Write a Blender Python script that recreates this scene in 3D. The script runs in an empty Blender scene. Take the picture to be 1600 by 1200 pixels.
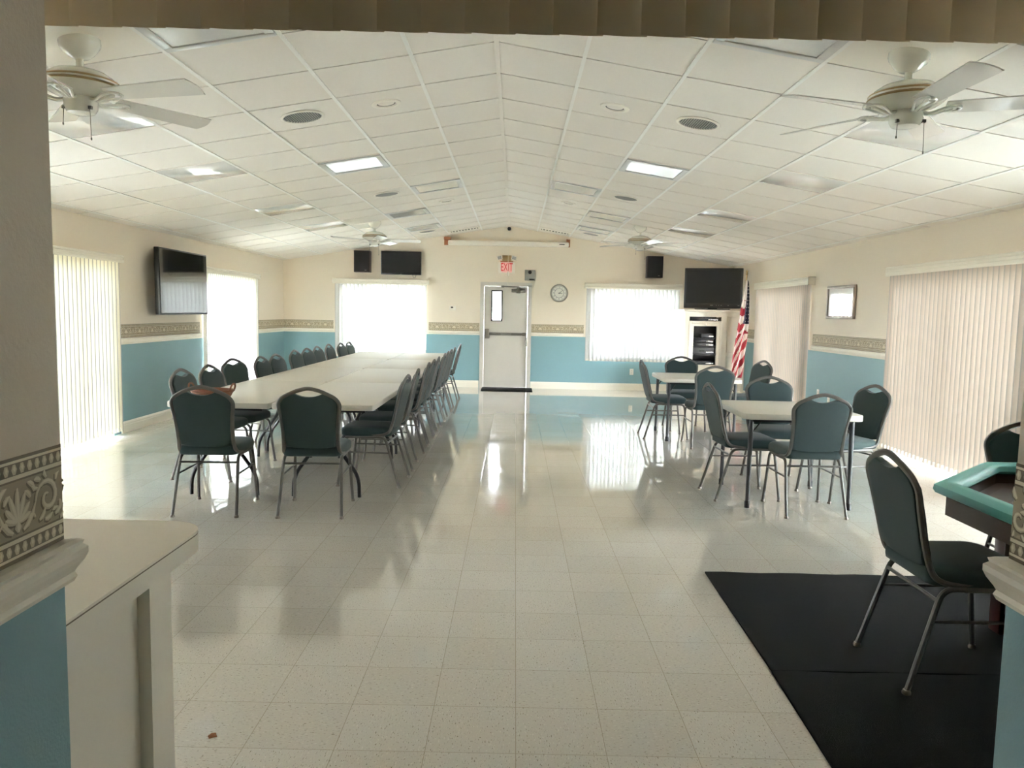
import bpy, bmesh, math, random
from mathutils import Vector, Matrix
random.seed(7)
PI = math.pi
R = math.radians
SC = bpy.context.scene
COL = SC.collection

# ------------------------------------------------------------------ helpers
def lin(r, g, b):
    f = lambda c: (c/255/12.92) if c/255 <= .04045 else ((c/255+.055)/1.055)**2.4
    return (f(r), f(g), f(b), 1)

class MB:
    """collects shapes, then links them as one mesh object"""
    def __init__(s): s.bm = bmesh.new()
    def _mat(s, faces, m, sm):
        for f in faces: f.material_index = m; f.smooth = sm
    def box(s, x0, x1, y0, y1, z0, z1, m=0, bev=0, seg=2, M=None):
        vs = [s.bm.verts.new(p) for p in ((x0,y0,z0),(x1,y0,z0),(x1,y1,z0),(x0,y1,z0),(x0,y0,z1),(x1,y0,z1),(x1,y1,z1),(x0,y1,z1))]
        fs = [s.bm.faces.new([vs[i] for i in q]) for q in ((3,2,1,0),(4,5,6,7),(0,1,5,4),(1,2,6,5),(2,3,7,6),(3,0,4,7))]
        s._mat(fs, m, False)
        if bev:
            es = list({e for f in fs for e in f.edges})
            r = bmesh.ops.bevel(s.bm, geom=es, offset=bev, segments=seg, profile=.5, affect='EDGES')
            s._mat(r['faces'], m, True)
            vs = list({v for f in r['faces'] for v in f.verts} | {v for f in fs if f.is_valid for v in f.verts})
        if M is not None:
            bmesh.ops.transform(s.bm, matrix=M, verts=[v for v in vs if v.is_valid])
        return s
    def prism(s, pts, d0, d1, axis='z', m=0, bev=0, seg=2, M=None):
        """outline pts (a,b) extruded along axis from d0 to d1: z->(a,b,d) y->(a,d,b) x->(d,a,b)"""
        def P(a, b, d): return {'z': (a,b,d), 'y': (a,d,b), 'x': (d,a,b)}[axis]
        A = [s.bm.verts.new(P(a,b,d0)) for a, b in pts]; B = [s.bm.verts.new(P(a,b,d1)) for a, b in pts]
        n = len(pts); fs = [s.bm.faces.new(A[::-1]), s.bm.faces.new(B)]
        for i in range(n): fs.append(s.bm.faces.new((A[i],A[(i+1)%n],B[(i+1)%n],B[i])))
        s._mat(fs, m, False)
        for f in fs[2:]: f.smooth = True
        verts = A+B
        if bev:
            es = list(set(fs[0].edges) | set(fs[1].edges))
            r = bmesh.ops.bevel(s.bm, geom=es, offset=bev, segments=seg, profile=.5, affect='EDGES')
            s._mat(r['faces'], m, True)
            verts = list({v for f in r['faces'] for v in f.verts} | {v for f in fs if f.is_valid for v in f.verts})
        bmesh.ops.recalc_face_normals(s.bm, faces=[f for f in s.bm.faces if any(v in set(verts) for v in f.verts)] if len(s.bm.faces) < 3000 else [f for f in fs if f.is_valid])
        if M is not None: bmesh.ops.transform(s.bm, matrix=M, verts=[v for v in verts if v.is_valid])
        return s
    def tube(s, pts, r, n=10, closed=False, m=0, cap=True, flat=None):
        """sweep a circle (or ellipse: flat=(rx,ry)) along pts; r may be a list"""
        P = [Vector(p) for p in pts]; k = len(P)
        rr = r if isinstance(r, (list, tuple)) else [r]*k
        rings = []; up = None
        for i in range(k):
            if closed: t = (P[(i+1)%k]-P[i-1]).normalized()
            else: t = (P[min(i+1,k-1)]-P[max(i-1,0)]).normalized()
            if up is None:
                up = Vector((0,0,1)) if abs(t.z) < .9 else Vector((0,1,0))
            a = (up - t*up.dot(t)).normalized(); b = t.cross(a); up = a
            fx, fy = flat if flat else (1, 1)
            rings.append([s.bm.verts.new(P[i]+a*(math.cos(2*PI*j/n)*rr[i]*fx)+b*(math.sin(2*PI*j/n)*rr[i]*fy)) for j in range(n)])
        fs = []
        for i in range(k if closed else k-1):
            A, B = rings[i], rings[(i+1)%k]
            for j in range(n): fs.append(s.bm.faces.new((A[j],A[(j+1)%n],B[(j+1)%n],B[j])))
        s._mat(fs, m, True)
        if not closed and cap:
            s._mat([s.bm.faces.new(rings[0][::-1]), s.bm.faces.new(rings[-1])], m, False)
        return s
    def lathe(s, prof, n=32, m=0, c=(0,0,0), M=None, mats=None):
        """prof: (r,z) list, revolved round z"""
        rings = []
        for r, z in prof:
            if r < 1e-5: rings.append([s.bm.verts.new((c[0],c[1],c[2]+z))])
            else: rings.append([s.bm.verts.new((c[0]+r*math.cos(2*PI*j/n), c[1]+r*math.sin(2*PI*j/n), c[2]+z)) for j in range(n)])
        for i in range(len(rings)-1):
            A, B = rings[i], rings[i+1]; mi = mats[i] if mats else m
            for j in range(n):
                k = (j+1) % n
                q = [A[j%len(A)], A[k%len(A)], B[k%len(B)], B[j%len(B)]]
                u = []
                for v in q:
                    if v not in u: u.append(v)
                if len(u) > 2:
                    f = s.bm.faces.new(u); f.material_index = mi; f.smooth = True
        if M is not None: bmesh.ops.transform(s.bm, matrix=M, verts=[v for r in rings for v in r])
        return s
    def quad(s, pts, m=0, sm=False):
        f = s.bm.faces.new([s.bm.verts.new(p) for p in pts]); f.material_index = m; f.smooth = sm; return s
    def grid(s, fn, nu, nv, m=0, mf=None, sm=True):
        V = [[s.bm.verts.new(fn(i/nu, j/nv)) for j in range(nv+1)] for i in range(nu+1)]
        for i in range(nu):
            for j in range(nv):
                f = s.bm.faces.new((V[i][j],V[i+1][j],V[i+1][j+1],V[i][j+1])); f.smooth = sm
                f.material_index = mf((i+.5)/nu, (j+.5)/nv) if mf else m
        return s
    def rings(s, loops, m=0, cap0=True, cap1=True, closed=True):
        L = [[s.bm.verts.new(p) for p in lp] for lp in loops]; n = len(L[0])
        for A, B in zip(L, L[1:]):
            for j in range(n if closed else n-1):
                f = s.bm.faces.new((A[j],A[(j+1)%n],B[(j+1)%n],B[j])); f.smooth = True; f.material_index = m
        if cap0: f = s.bm.faces.new(L[0][::-1]); f.material_index = m
        if cap1: f = s.bm.faces.new(L[-1]); f.material_index = m
        return s
    def build(s, name, mats, parent=None, loc=None, rot=None, sharp=40, M=None, recalc=True):
        if M is not None: bmesh.ops.transform(s.bm, matrix=M, verts=s.bm.verts)
        if recalc: bmesh.ops.recalc_face_normals(s.bm, faces=s.bm.faces)
        me = bpy.data.meshes.new(name); s.bm.to_mesh(me); s.bm.free()
        for mm in (mats if isinstance(mats, (list, tuple)) else [mats]): me.materials.append(mm)
        try: me.set_sharp_from_angle(angle=R(sharp))
        except Exception: pass
        o = bpy.data.objects.new(name, me); COL.objects.link(o)
        if parent: o.parent = parent
        if loc: o.location = loc
        if rot: o.rotation_euler = rot
        return o

def tag(o, label, cat, group=None, kind=None):
    o['label'] = label; o['category'] = cat
    if group: o['group'] = group
    if kind: o['kind'] = kind
    return o
def thing(name, label, cat, loc=(0,0,0), rz=0, group=None):
    o = bpy.data.objects.new(name, None); COL.objects.link(o); o.empty_display_size = .1
    o.location = loc; o.rotation_euler = (0,0,rz)
    return tag(o, label, cat, group)
def struct(o, label, cat): return tag(o, label, cat, None, 'structure')
def copy_tree(o, parent=None):
    c = o.copy(); COL.objects.link(c); c.parent = parent
    for ch in o.children: copy_tree(ch, c)
    return c
def rpath(pts, rad, n=5):
    """round the corners of a polyline"""
    P = [Vector(p) for p in pts]; out = [P[0]]
    for i in range(1, len(P)-1):
        a, b, c = P[i-1], P[i], P[i+1]
        d1, d2 = (a-b), (c-b); r = min(rad, d1.length*.49, d2.length*.49)
        p, q = b+d1.normalized()*r, b+d2.normalized()*r
        for k in range(n+1):
            t = k/n; out.append(p*(1-t)**2 + b*2*t*(1-t) + q*t*t)
    out.append(P[-1]); return out
def crom(pts, n=6):
    """smooth curve through points"""
    P = [Vector(p) for p in pts]; out = []
    for i in range(len(P)-1):
        a, b, c, d = P[max(i-1,0)], P[i], P[i+1], P[min(i+2,len(P)-1)]
        for k in range(n):
            t = k/n
            out.append(.5*((2*b)+(c-a)*t+(2*a-5*b+4*c-d)*t*t+(3*b-a-3*c+d)*t**3))
    out.append(P[-1]); return out
def text_mb(body, size, name, mat, parent=None, loc=(0,0,0), rot=(0,0,0), depth=.002, sx=1):
    cu = bpy.data.curves.new(name, 'FONT'); cu.body = body; cu.size = size; cu.extrude = depth
    cu.align_x = 'CENTER'; cu.align_y = 'CENTER'; cu.resolution_u = 3
    t = bpy.data.objects.new('t', cu); COL.objects.link(t)
    me = bpy.data.meshes.new_from_object(t.evaluated_get(bpy.context.evaluated_depsgraph_get()))
    bpy.data.objects.remove(t); me.materials.clear(); me.materials.append(mat)
    o = bpy.data.objects.new(name, me); COL.objects.link(o); o.location = loc; o.rotation_euler = rot; o.scale = (sx,1,1)
    if parent: o.parent = parent
    return o

# ------------------------------------------------------------------ materials
def mat(name, c, rough=.5, metal=0, spec=.5, coat=0, bump=None, vary=None, sheen=0):
    m = bpy.data.materials.new(name); m.use_nodes = True
    nt = m.node_tree; b = nt.nodes['Principled BSDF']
    b.inputs['Base Color'].default_value = c; b.inputs['Roughness'].default_value = rough
    b.inputs['Metallic'].default_value = metal; b.inputs['Specular IOR Level'].default_value = spec
    b.inputs['Coat Weight'].default_value = coat; b.inputs['Coat Roughness'].default_value = .08
    if sheen: b.inputs['Sheen Weight'].default_value = sheen
    co = None
    if bump or vary:
        co = nt.nodes.new('ShaderNodeTexCoord')
    if bump:
        sc, st, dist = bump
        n = nt.nodes.new('ShaderNodeTexNoise'); n.inputs['Scale'].default_value = sc; n.inputs['Detail'].default_value = 3
        bp = nt.nodes.new('ShaderNodeBump'); bp.inputs['Strength'].default_value = st; bp.inputs['Distance'].default_value = dist
        nt.links.new(co.outputs['Object'], n.inputs['Vector']); nt.links.new(n.outputs['Fac'], bp.inputs['Height']); nt.links.new(bp.outputs['Normal'], b.inputs['Normal'])
    if vary:
        sc, amt = vary
        n = nt.nodes.new('ShaderNodeTexNoise'); n.inputs['Scale'].default_value = sc; n.inputs['Detail'].default_value = 4
        mx = nt.nodes.new('ShaderNodeMix'); mx.data_type = 'RGBA'
        mx.inputs['A'].default_value = tuple(v*(1-amt) for v in c[:3])+(1,); mx.inputs['B'].default_value = tuple(min(1, v*(1+amt)) for v in c[:3])+(1,)
        nt.links.new(co.outputs['Object'], n.inputs['Vector']); nt.links.new(n.outputs['Fac'], mx.inputs['Factor']); nt.links.new(mx.outputs['Result'], b.inputs['Base Color'])
    return m

M = {}
M['cream'] = mat('cream_wall_paint', lin(233,222,204), .6, bump=(180,.25,.002))
M['teal_wall'] = mat('teal_wall_paint', lin(132,168,175), .55, bump=(180,.25,.002))
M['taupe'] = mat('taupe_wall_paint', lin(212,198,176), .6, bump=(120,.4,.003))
M['ceil'] = mat('ceiling_tile', lin(232,226,217), .75, bump=(260,.3,.0015))
M['tbar'] = mat('white_grid_metal', lin(238,236,230), .28)
M['white'] = mat('white_paint', lin(238,232,220), .4)
M['trim'] = mat('trim_gloss_white', lin(240,234,220), .32)
M['gloss'] = mat('glossy_acrylic', lin(232,230,226), .03, spec=.9, coat=.4)
M['fixture'] = mat('light_box_metal', lin(205,205,203), .3, metal=.5)
M['lens'] = mat('light_lens', lin(240,240,238), .06, spec=.8, coat=.5)
M['grille'] = mat('grey_grille', lin(150,148,142), .5)
M['dark'] = mat('dark_cavity', lin(52,50,46), .8)
M['black'] = mat('black_plastic', lin(20,20,21), .35)
M['blackm'] = mat('black_leg_metal', lin(26,26,28), .35, metal=.2)
M['screen'] = mat('tv_screen', lin(12,12,13), .03, spec=1.0, coat=.8)
M['dullscreen'] = mat('matt_tv_screen', lin(33,33,34), .25, spec=.4)
M['frame'] = mat('chair_frame_metal', lin(92,89,85), .42, metal=.35)
M['fab'] = mat('teal_chair_fabric', lin(35,53,53), .85, bump=(900,.3,.001), vary=(300,.12), sheen=.15)
M['chrome'] = mat('chrome', lin(210,205,200), .15, metal=1)
M['glide'] = mat('glide_metal', lin(120,112,104), .3, metal=.8)
M['table'] = mat('table_plastic', lin(212,207,195), .38, bump=(400,.12,.0006))
M['mat'] = mat('black_carpet', lin(26,26,26), .97, spec=.08, bump=(600,.8,.004), vary=(120,.25))
M['doormat'] = mat('door_mat_rubber', lin(30,30,30), .9, spec=.15, bump=(500,.6,.003))
M['doorp'] = mat('door_paint', lin(214,209,200), .42, vary=(3,.03))
M['steel'] = mat('brushed_steel', lin(128,124,116), .38, metal=.8)
M['greybox'] = mat('grey_plastic', lin(140,138,130), .5)
M['red'] = mat('red_letters', lin(215,45,55), .4)
M['signw'] = mat('sign_white', lin(240,190,180), .4)
M['tan'] = mat('tan_plastic', lin(160,135,95), .55)
M['wood'] = mat('bracket_wood', lin(158,98,60), .5, vary=(14,.25))
M['dwood'] = mat('dark_table_wood', lin(62,42,32), .35, vary=(18,.25))
M['redwood'] = mat('mahogany_leg', lin(58,26,24), .3)
M['leather'] = mat('brown_panel', lin(84,68,56), .45, vary=(40,.08))
M['rail'] = mat('teal_vinyl', lin(104,186,182), .5, bump=(300,.2,.001))
M['cabinet'] = mat('cabinet_white', lin(240,232,218), .38)
M['gold'] = mat('gold_ring', lin(158,134,90), .35, metal=.4)
M['fanw'] = mat('fan_white_enamel', lin(232,230,220), .18, coat=.3)
M['blade'] = mat('fan_blade_gloss', lin(228,224,216), .06, spec=.7, coat=.5)
M['silver'] = mat('silver_frame', lin(150,138,128), .35, metal=.5)
M['paper'] = mat('glazed_print', lin(240,240,242), .04, spec=.7, coat=.5)
M['print'] = mat('painted_reflection', lin(205,203,203), .2)  # grey of the reflection lines painted on the framed print
M['basket'] = mat('wicker', lin(116,66,36), .6, vary=(60,.35), bump=(220,.8,.004))
M['fred'] = mat('flag_red', lin(138,20,36), .7)
M['fwhite'] = mat('flag_white', lin(222,214,206), .7)
M['fblue'] = mat('flag_blue', lin(16,20,44), .7)
M['polew'] = mat('pole_wood', lin(196,158,104), .4)
M['bdark'] = mat('border_taupe', lin(162,148,120), .6, vary=(40,.08))
M['bdeep'] = mat('border_brown', lin(106,90,64), .6)
M['blight'] = mat('border_cream', lin(226,216,190), .6)
M['bmid'] = mat('border_mid', lin(202,190,160), .6)
M['cord'] = mat('cord_white', lin(230,224,205), .6)
M['device'] = mat('device_dark', lin(34,34,37), .35)
M['device2'] = mat('device_grey', lin(84,84,88), .4)
M['leafm'] = mat('dry_leaf_brown', lin(150,96,50), .7)
M['laminate'] = mat('counter_laminate', lin(238,232,220), .35, vary=(8,.03))
M['seam'] = mat('seam_dark', lin(120,108,92), .6)
M['grass'] = mat('grass_ground', lin(122,124,110), .9, vary=(3,.2))
M['leaves'] = mat('hedge_green', lin(90,120,70), .8, vary=(8,.4))
M['pave'] = mat('paving', lin(165,162,155), .9)

def vane_mat(name, c, trans):
    m = bpy.data.materials.new(name); m.use_nodes = True; nt = m.node_tree
    out = nt.nodes['Material Output']; b = nt.nodes['Principled BSDF']
    b.inputs['Base Color'].default_value = c; b.inputs['Roughness'].default_value = .45
    t = nt.nodes.new('ShaderNodeBsdfTranslucent'); t.inputs['Color'].default_value = c
    mx = nt.nodes.new('ShaderNodeMixShader'); mx.inputs[0].default_value = trans
    nt.links.new(b.outputs[0], mx.inputs[1]); nt.links.new(t.outputs[0], mx.inputs[2]); nt.links.new(mx.outputs[0], out.inputs[0])
    return m
M['vane_back'] = vane_mat('vane_white', lin(220,219,216), .015)
M['vane_ln'] = vane_mat('vane_ivory', lin(248,242,224), .014)
M['vane_l0'] = vane_mat('vane_added_left', lin(248,246,240), .17)  # translucent vanes of the added left blinds, set to pass daylight
M['vane_lf'] = vane_mat('vane_warm_white', lin(248,246,236), .19)
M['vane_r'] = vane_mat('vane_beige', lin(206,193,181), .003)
M['vane_rn'] = vane_mat('vane_added_right', lin(248,246,240), .50)  # very translucent vanes of the added right blinds, set to pass daylight
M['vane_overlap_shade'] = vane_mat('vane_overlap_shade', lin(186,182,176), .004)  # vane edges coloured darker to paint in the shade lines of overlaps
M['vane_top'] = vane_mat('vane_taupe', lin(232,220,198), .03)

def glass_mat():
    m = bpy.data.materials.new('window_glass'); m.use_nodes = True; nt = m.node_tree
    nt.nodes.remove(nt.nodes['Principled BSDF']); out = nt.nodes['Material Output']
    t = nt.nodes.new('ShaderNodeBsdfTransparent'); g = nt.nodes.new('ShaderNodeBsdfGlossy'); g.inputs['Roughness'].default_value = .02
    fr = nt.nodes.new('ShaderNodeFresnel'); fr.inputs[0].default_value = 1.3
    mx = nt.nodes.new('ShaderNodeMixShader'); t.inputs[0].default_value = (.93,.95,.95,1)
    nt.links.new(fr.outputs[0], mx.inputs[0]); nt.links.new(t.outputs[0], mx.inputs[1]); nt.links.new(g.outputs[0], mx.inputs[2]); nt.links.new(mx.outputs[0], out.inputs[0])
    return m
M['glass'] = glass_mat()

def floor_mat():
    m = bpy.data.materials.new('vinyl_tile_floor'); m.use_nodes = True; nt = m.node_tree
    N = nt.nodes; L = nt.links; b = N['Principled BSDF']
    co = N.new('ShaderNodeTexCoord'); sep = N.new('ShaderNodeSeparateXYZ'); L.new(co.outputs['Object'], sep.inputs[0])
    def math_(op, a, bb=None):
        n = N.new('ShaderNodeMath'); n.operation = op
        for i, v in enumerate((a, bb)):
            if v is None: continue
            if hasattr(v, 'links'): L.new(v, n.inputs[i])
            else: n.inputs[i].default_value = v
        return n.outputs[0]
    seams = []; ids = []
    for ax, off in (('X', .1746), ('Y', 2.1257)):
        u = math_('DIVIDE', math_('SUBTRACT', sep.outputs[ax], off), .3)
        fr = math_('ABSOLUTE', math_('SUBTRACT', math_('FRACT', math_('ADD', u, 100)), .5))
        seams.append(math_('GREATER_THAN', fr, .4955)); ids.append(math_('FLOOR', math_('ADD', u, 100)))
    seam = math_('MAXIMUM', *seams)
    cmb = N.new('ShaderNodeCombineXYZ'); L.new(ids[0], cmb.inputs[0]); L.new(ids[1], cmb.inputs[1])
    wn = N.new('ShaderNodeTexWhiteNoise'); wn.noise_dimensions = '2D'; L.new(cmb.outputs[0], wn.inputs['Vector'])
    # flecks turn with each tile
    rot = N.new('ShaderNodeVectorRotate'); rot.rotation_type = 'Z_AXIS'; L.new(co.outputs['Object'], rot.inputs['Vector'])
    L.new(math_('MULTIPLY', math_('FLOOR', math_('MULTIPLY', wn.outputs['Value'], 4)), PI/2), rot.inputs['Angle'])
    mp = N.new('ShaderNodeMapping'); mp.inputs['Scale'].default_value = (70, 230, 1); L.new(rot.outputs[0], mp.inputs[0])
    n1 = N.new('ShaderNodeTexNoise'); n1.inputs['Scale'].default_value = 1; n1.inputs['Detail'].default_value = 2; L.new(mp.outputs[0], n1.inputs['Vector'])
    mp2 = N.new('ShaderNodeMapping'); mp2.inputs['Scale'].default_value = (60, 160, 1); mp2.inputs['Location'].default_value = (31, 17, 0); L.new(rot.outputs[0], mp2.inputs[0])
    n2 = N.new('ShaderNodeTexNoise'); n2.inputs['Scale'].default_value = 1; n2.inputs['Detail'].default_value = 2; L.new(mp2.outputs[0], n2.inputs['Vector'])
    def mix(f, a, bb):
        n = N.new('ShaderNodeMix'); n.data_type = 'RGBA'
        if hasattr(f, 'links'): L.new(f, n.inputs['Factor'])
        else: n.inputs['Factor'].default_value = f
        for k, v in (('A', a), ('B', bb)):
            if hasattr(v, 'links'): L.new(v, n.inputs[k])
            else: n.inputs[k].default_value = v
        return n.outputs['Result']
    def ramp(v, a, bb):
        n = N.new('ShaderNodeMapRange'); n.inputs[1].default_value = a; n.inputs[2].default_value = bb; L.new(v, n.inputs[0]); return n.outputs[0]
    base = mix(wn.outputs['Value'], lin(208,203,192), lin(213,209,200))
    base = mix(ramp(n2.outputs['Fac'], .60, .70), base, lin(226,222,212))
    base = mix(ramp(n1.outputs['Fac'], .635, .68), base, lin(140,132,114))
    base = mix(math_('MULTIPLY', seam, .6), base, lin(150,138,112))
    L.new(base, b.inputs['Base Color'])
    n3 = N.new('ShaderNodeTexNoise'); n3.inputs['Scale'].default_value = 3.5; n3.inputs['Detail'].default_value = 4; L.new(co.outputs['Object'], n3.inputs['Vector'])
    rg = N.new('ShaderNodeMapRange'); rg.inputs[1].default_value = .3; rg.inputs[2].default_value = .7; rg.inputs[3].default_value = .03; rg.inputs[4].default_value = .09
    L.new(n3.outputs['Fac'], rg.inputs[0]); L.new(rg.outputs[0], b.inputs['Roughness'])
    b.inputs['Specular IOR Level'].default_value = .7; b.inputs['Coat Weight'].default_value = .6; b.inputs['Coat Roughness'].default_value = .035
    n4 = N.new('ShaderNodeTexNoise'); n4.inputs['Scale'].default_value = 14; n4.inputs['Detail'].default_value = 2; L.new(co.outputs['Object'], n4.inputs['Vector'])
    h = math_('SUBTRACT', n4.outputs['Fac'], math_('MULTIPLY', seam, .7))
    bp = N.new('ShaderNodeBump'); bp.inputs['Strength'].default_value = .055; bp.inputs['Distance'].default_value = .004
    L.new(h, bp.inputs['Height']); L.new(bp.outputs['Normal'], b.inputs['Normal'])
    return m
M['floor'] = floor_mat()

# ------------------------------------------------------------------ room numbers (metres; ridge above x=0, camera near y=0)
ZR, SL, SR, WL, WR = 3.056, .1674, .1606, 4.2577, 4.2557
YB, YF, YH = 14.758, 1.207, .957          # back wall, room side of the near wall, hall side of it
AL, AR = math.atan(SL), math.atan(SR)
T, Y0 = .6096, 4.8007
CW = {-1: .518, 1: .535}
def ceilz(x): return ZR + (SL*x if x < 0 else -SR*x)
def ceil_frame(side, L, y):
    """matrix of a spot on a ceiling slope: local x runs down the slope, y to the back, z into the room (down)"""
    a = AL if side < 0 else AR
    ex = Vector((side*math.cos(a), 0, -math.sin(a))); n = Vector((-side*math.sin(a), 0, -math.cos(a)))
    ey = n.cross(ex)
    p = Vector((side*L*math.cos(a), y, ZR-L*math.sin(a)))
    m = Matrix((ex, ey, n)).transposed().to_4x4(); m.translation = p
    return m
def colL(side, c): return CW[side]+(c-1)*T
def cell(side, c, r): return ceil_frame(side, colL(side, c)+T/2, Y0+(r+.5)*T)

# ---- shell
b = MB(); b.quad([(-WL-.2,-3,0),(WR+.2,-3,0),(WR+.2,YB+.2,0),(-WL-.2,YB+.2,0)]); b.quad([(-WL-.2,-3,-.1),(-WL-.2,YB+.2,-.1),(WR+.2,YB+.2,-.1),(WR+.2,-3,-.1)])
struct(b.build('floor', M['floor'], recalc=False), 'glossy cream speckled vinyl tile floor of the hall', 'floor')

b = MB()
for sd, W in ((-1, WL), (1, WR)):
    x = sd*(W+.2); z = ceilz(x)
    b.prism([(0,ZR),(x,z),(x,z+.12),(0,ZR+.12)], YF-.05, YB+.15, 'y')
struct(b.build('ceiling', M['ceil']), 'white vaulted ceiling of square lay-in tiles meeting at a ridge', 'ceiling')
# grid of tee bars
b = MB()
for sd, W, a in ((-1, WL, AL), (1, WR, AR)):
    Lmax = W/math.cos(a)
    k = 1
    while colL(sd, k) < Lmax:
        b.box(-.012, .012, *((YF-Y0, YB-Y0) if sd < 0 else (Y0-YB, Y0-YF)), -.001, .006, 0, M=ceil_frame(sd, colL(sd, k), Y0)); k += 1
    for r in range(-6, 17):
        y = Y0+r*T
        if YF < y < YB: b.box(0, Lmax, -.0075, .0075, -.001, .005, 1, M=ceil_frame(sd, 0, y))
b.box(-.014, .014, YF, YB, ZR-.012, ZR+.02, 1)
struct(b.build('trim_1', [M['tbar'], M['ceil']]), 'white metal grid bars of the tiled ceiling', 'ceiling grid')

def wall(name, axis, lo, hi, d0, d1, z1, holes, label, cut=1.0, gable=None, z0=0, front=False):
    """wall along x ('x') or y ('y'); d0..d1 thickness; holes (u0,u1,z0,z1)"""
    b = MB()
    us = sorted({lo, hi} | {h[i] for h in holes for i in (0,1)}); zs = sorted({z0, z1, cut} | {h[i] for h in holes for i in (2,3)})
    zs = [z for z in zs if z0 <= z <= z1]
    for u0, u1 in zip(us, us[1:]):
        for za, zb in zip(zs, zs[1:]):
            um, zm = (u0+u1)/2, (za+zb)/2
            if any(h[0] < um < h[1] and h[2] < zm < h[3] for h in holes): continue
            m = 1 if zm < cut else 0
            if axis == 'x': b.box(u0, u1, d0, d1, za, zb, m)
            else: b.box(d0, d1, u0, u1, za, zb, m)
    if gable: b.prism(gable, d0, d1, 'y')
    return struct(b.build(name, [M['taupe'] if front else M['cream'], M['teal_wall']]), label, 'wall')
GZ = 2.3
gable = [(-WL-.15,GZ),(WR+.15,GZ),(WR+.15,ceilz(WR+.15)+.05),(0,ZR+.05),(-WL-.15,ceilz(-WL-.15)+.05)]
WIN = [(-3.22,-1.59,.62,1.95),(1.52,3.19,.62,1.95)]
DOOR = (-.485,.41,0,1.965)
wall('wall_back', 'x', -WL-.15, WR+.15, YB, YB+.15, GZ, WIN+[DOOR], 'back gable wall, cream above a teal dado, with the exit door', gable=gable)
wall('wall_left', 'y', YF-.25, YB+.15, -WL-.15, -WL, 2.42, [(4.4,6.8,0,1.9),(7.05,8.45,0,1.9),(10.95,13.0,0,1.9)], 'left long wall, cream above pale blue, with two blind-covered doors')  # first hole is for the added unseen doors
wall('wall_right', 'y', YF-.25, YB+.15, WR, WR+.15, 2.42, [(4.2,5.85,0,1.9),(6.15,8.4,0,1.9),(10.9,13.0,0,1.9)], 'right long wall, cream above pale blue, with two blind-covered doors')  # first hole is for the added unseen doors
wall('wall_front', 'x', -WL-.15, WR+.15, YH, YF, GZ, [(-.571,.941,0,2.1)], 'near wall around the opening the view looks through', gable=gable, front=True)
wall('wall_hall', 'x', -2.4, 2.4, -2.5, -2.35, 2.4, [], 'plain wall at the back of the entry hall')
for nm, x in (('wall_hall_left', -2.4), ('wall_hall_right', 2.25)):
    wall(nm, 'y', -2.35, YH, x, x+.15, 2.4, [], 'plain side wall of the entry hall, '+('left' if x < 0 else 'right'))
b = MB(); b.box(-2.4,2.4,-2.5,YH,2.4,2.5)
struct(b.build('ceiling_hall', M['white']), 'flat white ceiling of the entry hall', 'ceiling')

# ---- mouldings
def sweep(b, path, prof, z=0, m=0):
    """profile (d,h) along a plan path; d points to the left of the path"""
    P = [Vector((p[0],p[1])) for p in path]; loops = []
    for i in range(len(P)):
        n1 = n2 = None
        if i > 0: t = (P[i]-P[i-1]).normalized(); n1 = Vector((-t.y,t.x))
        if i < len(P)-1: t = (P[i+1]-P[i]).normalized(); n2 = Vector((-t.y,t.x))
        if n1 is None: n = n2
        elif n2 is None: n = n1
        else: n = (n1+n2)/(1+n1.dot(n2))
        loops.append([(P[i].x+n.x*d, P[i].y+n.y*d, z+h) for d, h in prof])
    for A, B in zip(loops, loops[1:]):
        n = len(prof)
        for j in range(n):
            k = (j+1) % n
            b.quad([A[j],A[k],B[k],B[j]], m)
    b.quad(loops[0], m); b.quad(loops[-1][::-1], m)
BASE = [(0,0),(.016,0),(.016,.085),(.013,.092),(.013,.108),(.008,.12),(.004,.128),(0,.13)]
RAIL = [(-.003,0),(.010,0),(.014,.008),(.011,.016),(.014,.022),(.022,.034),(.026,.044),(.026,.054),(.020,.060),(.022,.066),(.014,.070),(-.003,.072)]
# runs, room on the left of the direction of travel
left_runs = [[(-WL,4.2),(-WL,YF),(-.571,YF),(-.571,YH)], [(-WL,10.82),(-WL,8.6)], [(-3.31,YB),(-WL,YB),(-WL,13.16)]]
mid_runs = [[(-.535,YB),(-1.5,YB)], [(1.45,YB),(.455,YB)]]
right_runs = [[(WR,8.48),(WR,10.72)], [(WR,13.17),(WR,YB),(3.28,YB)], [(.941,YH),(.941,YF),(WR,YF),(WR,4.0)]]
b = MB()
for r in left_runs+mid_runs+right_runs: sweep(b, r, RAIL, 1.0)
struct(b.build('trim_2', M['trim']), 'white moulded chair rail between the border and the blue dado', 'chair rail')
base_runs = {'baseboard_left': left_runs[:2]+[[(-.535,YB),(-WL,YB),(-WL,13.16)]], 'baseboard_right': right_runs[:1]+[[(WR,13.17),(WR,YB),(.455,YB)]]+right_runs[2:]}
for nm, runs in base_runs.items():
    b = MB()
    for r in runs: sweep(b, r, BASE, 0)
    struct(b.build(nm, M['trim']), 'white moulded baseboard along the '+nm.split('_')[1]+' half of the room', 'baseboard')

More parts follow.
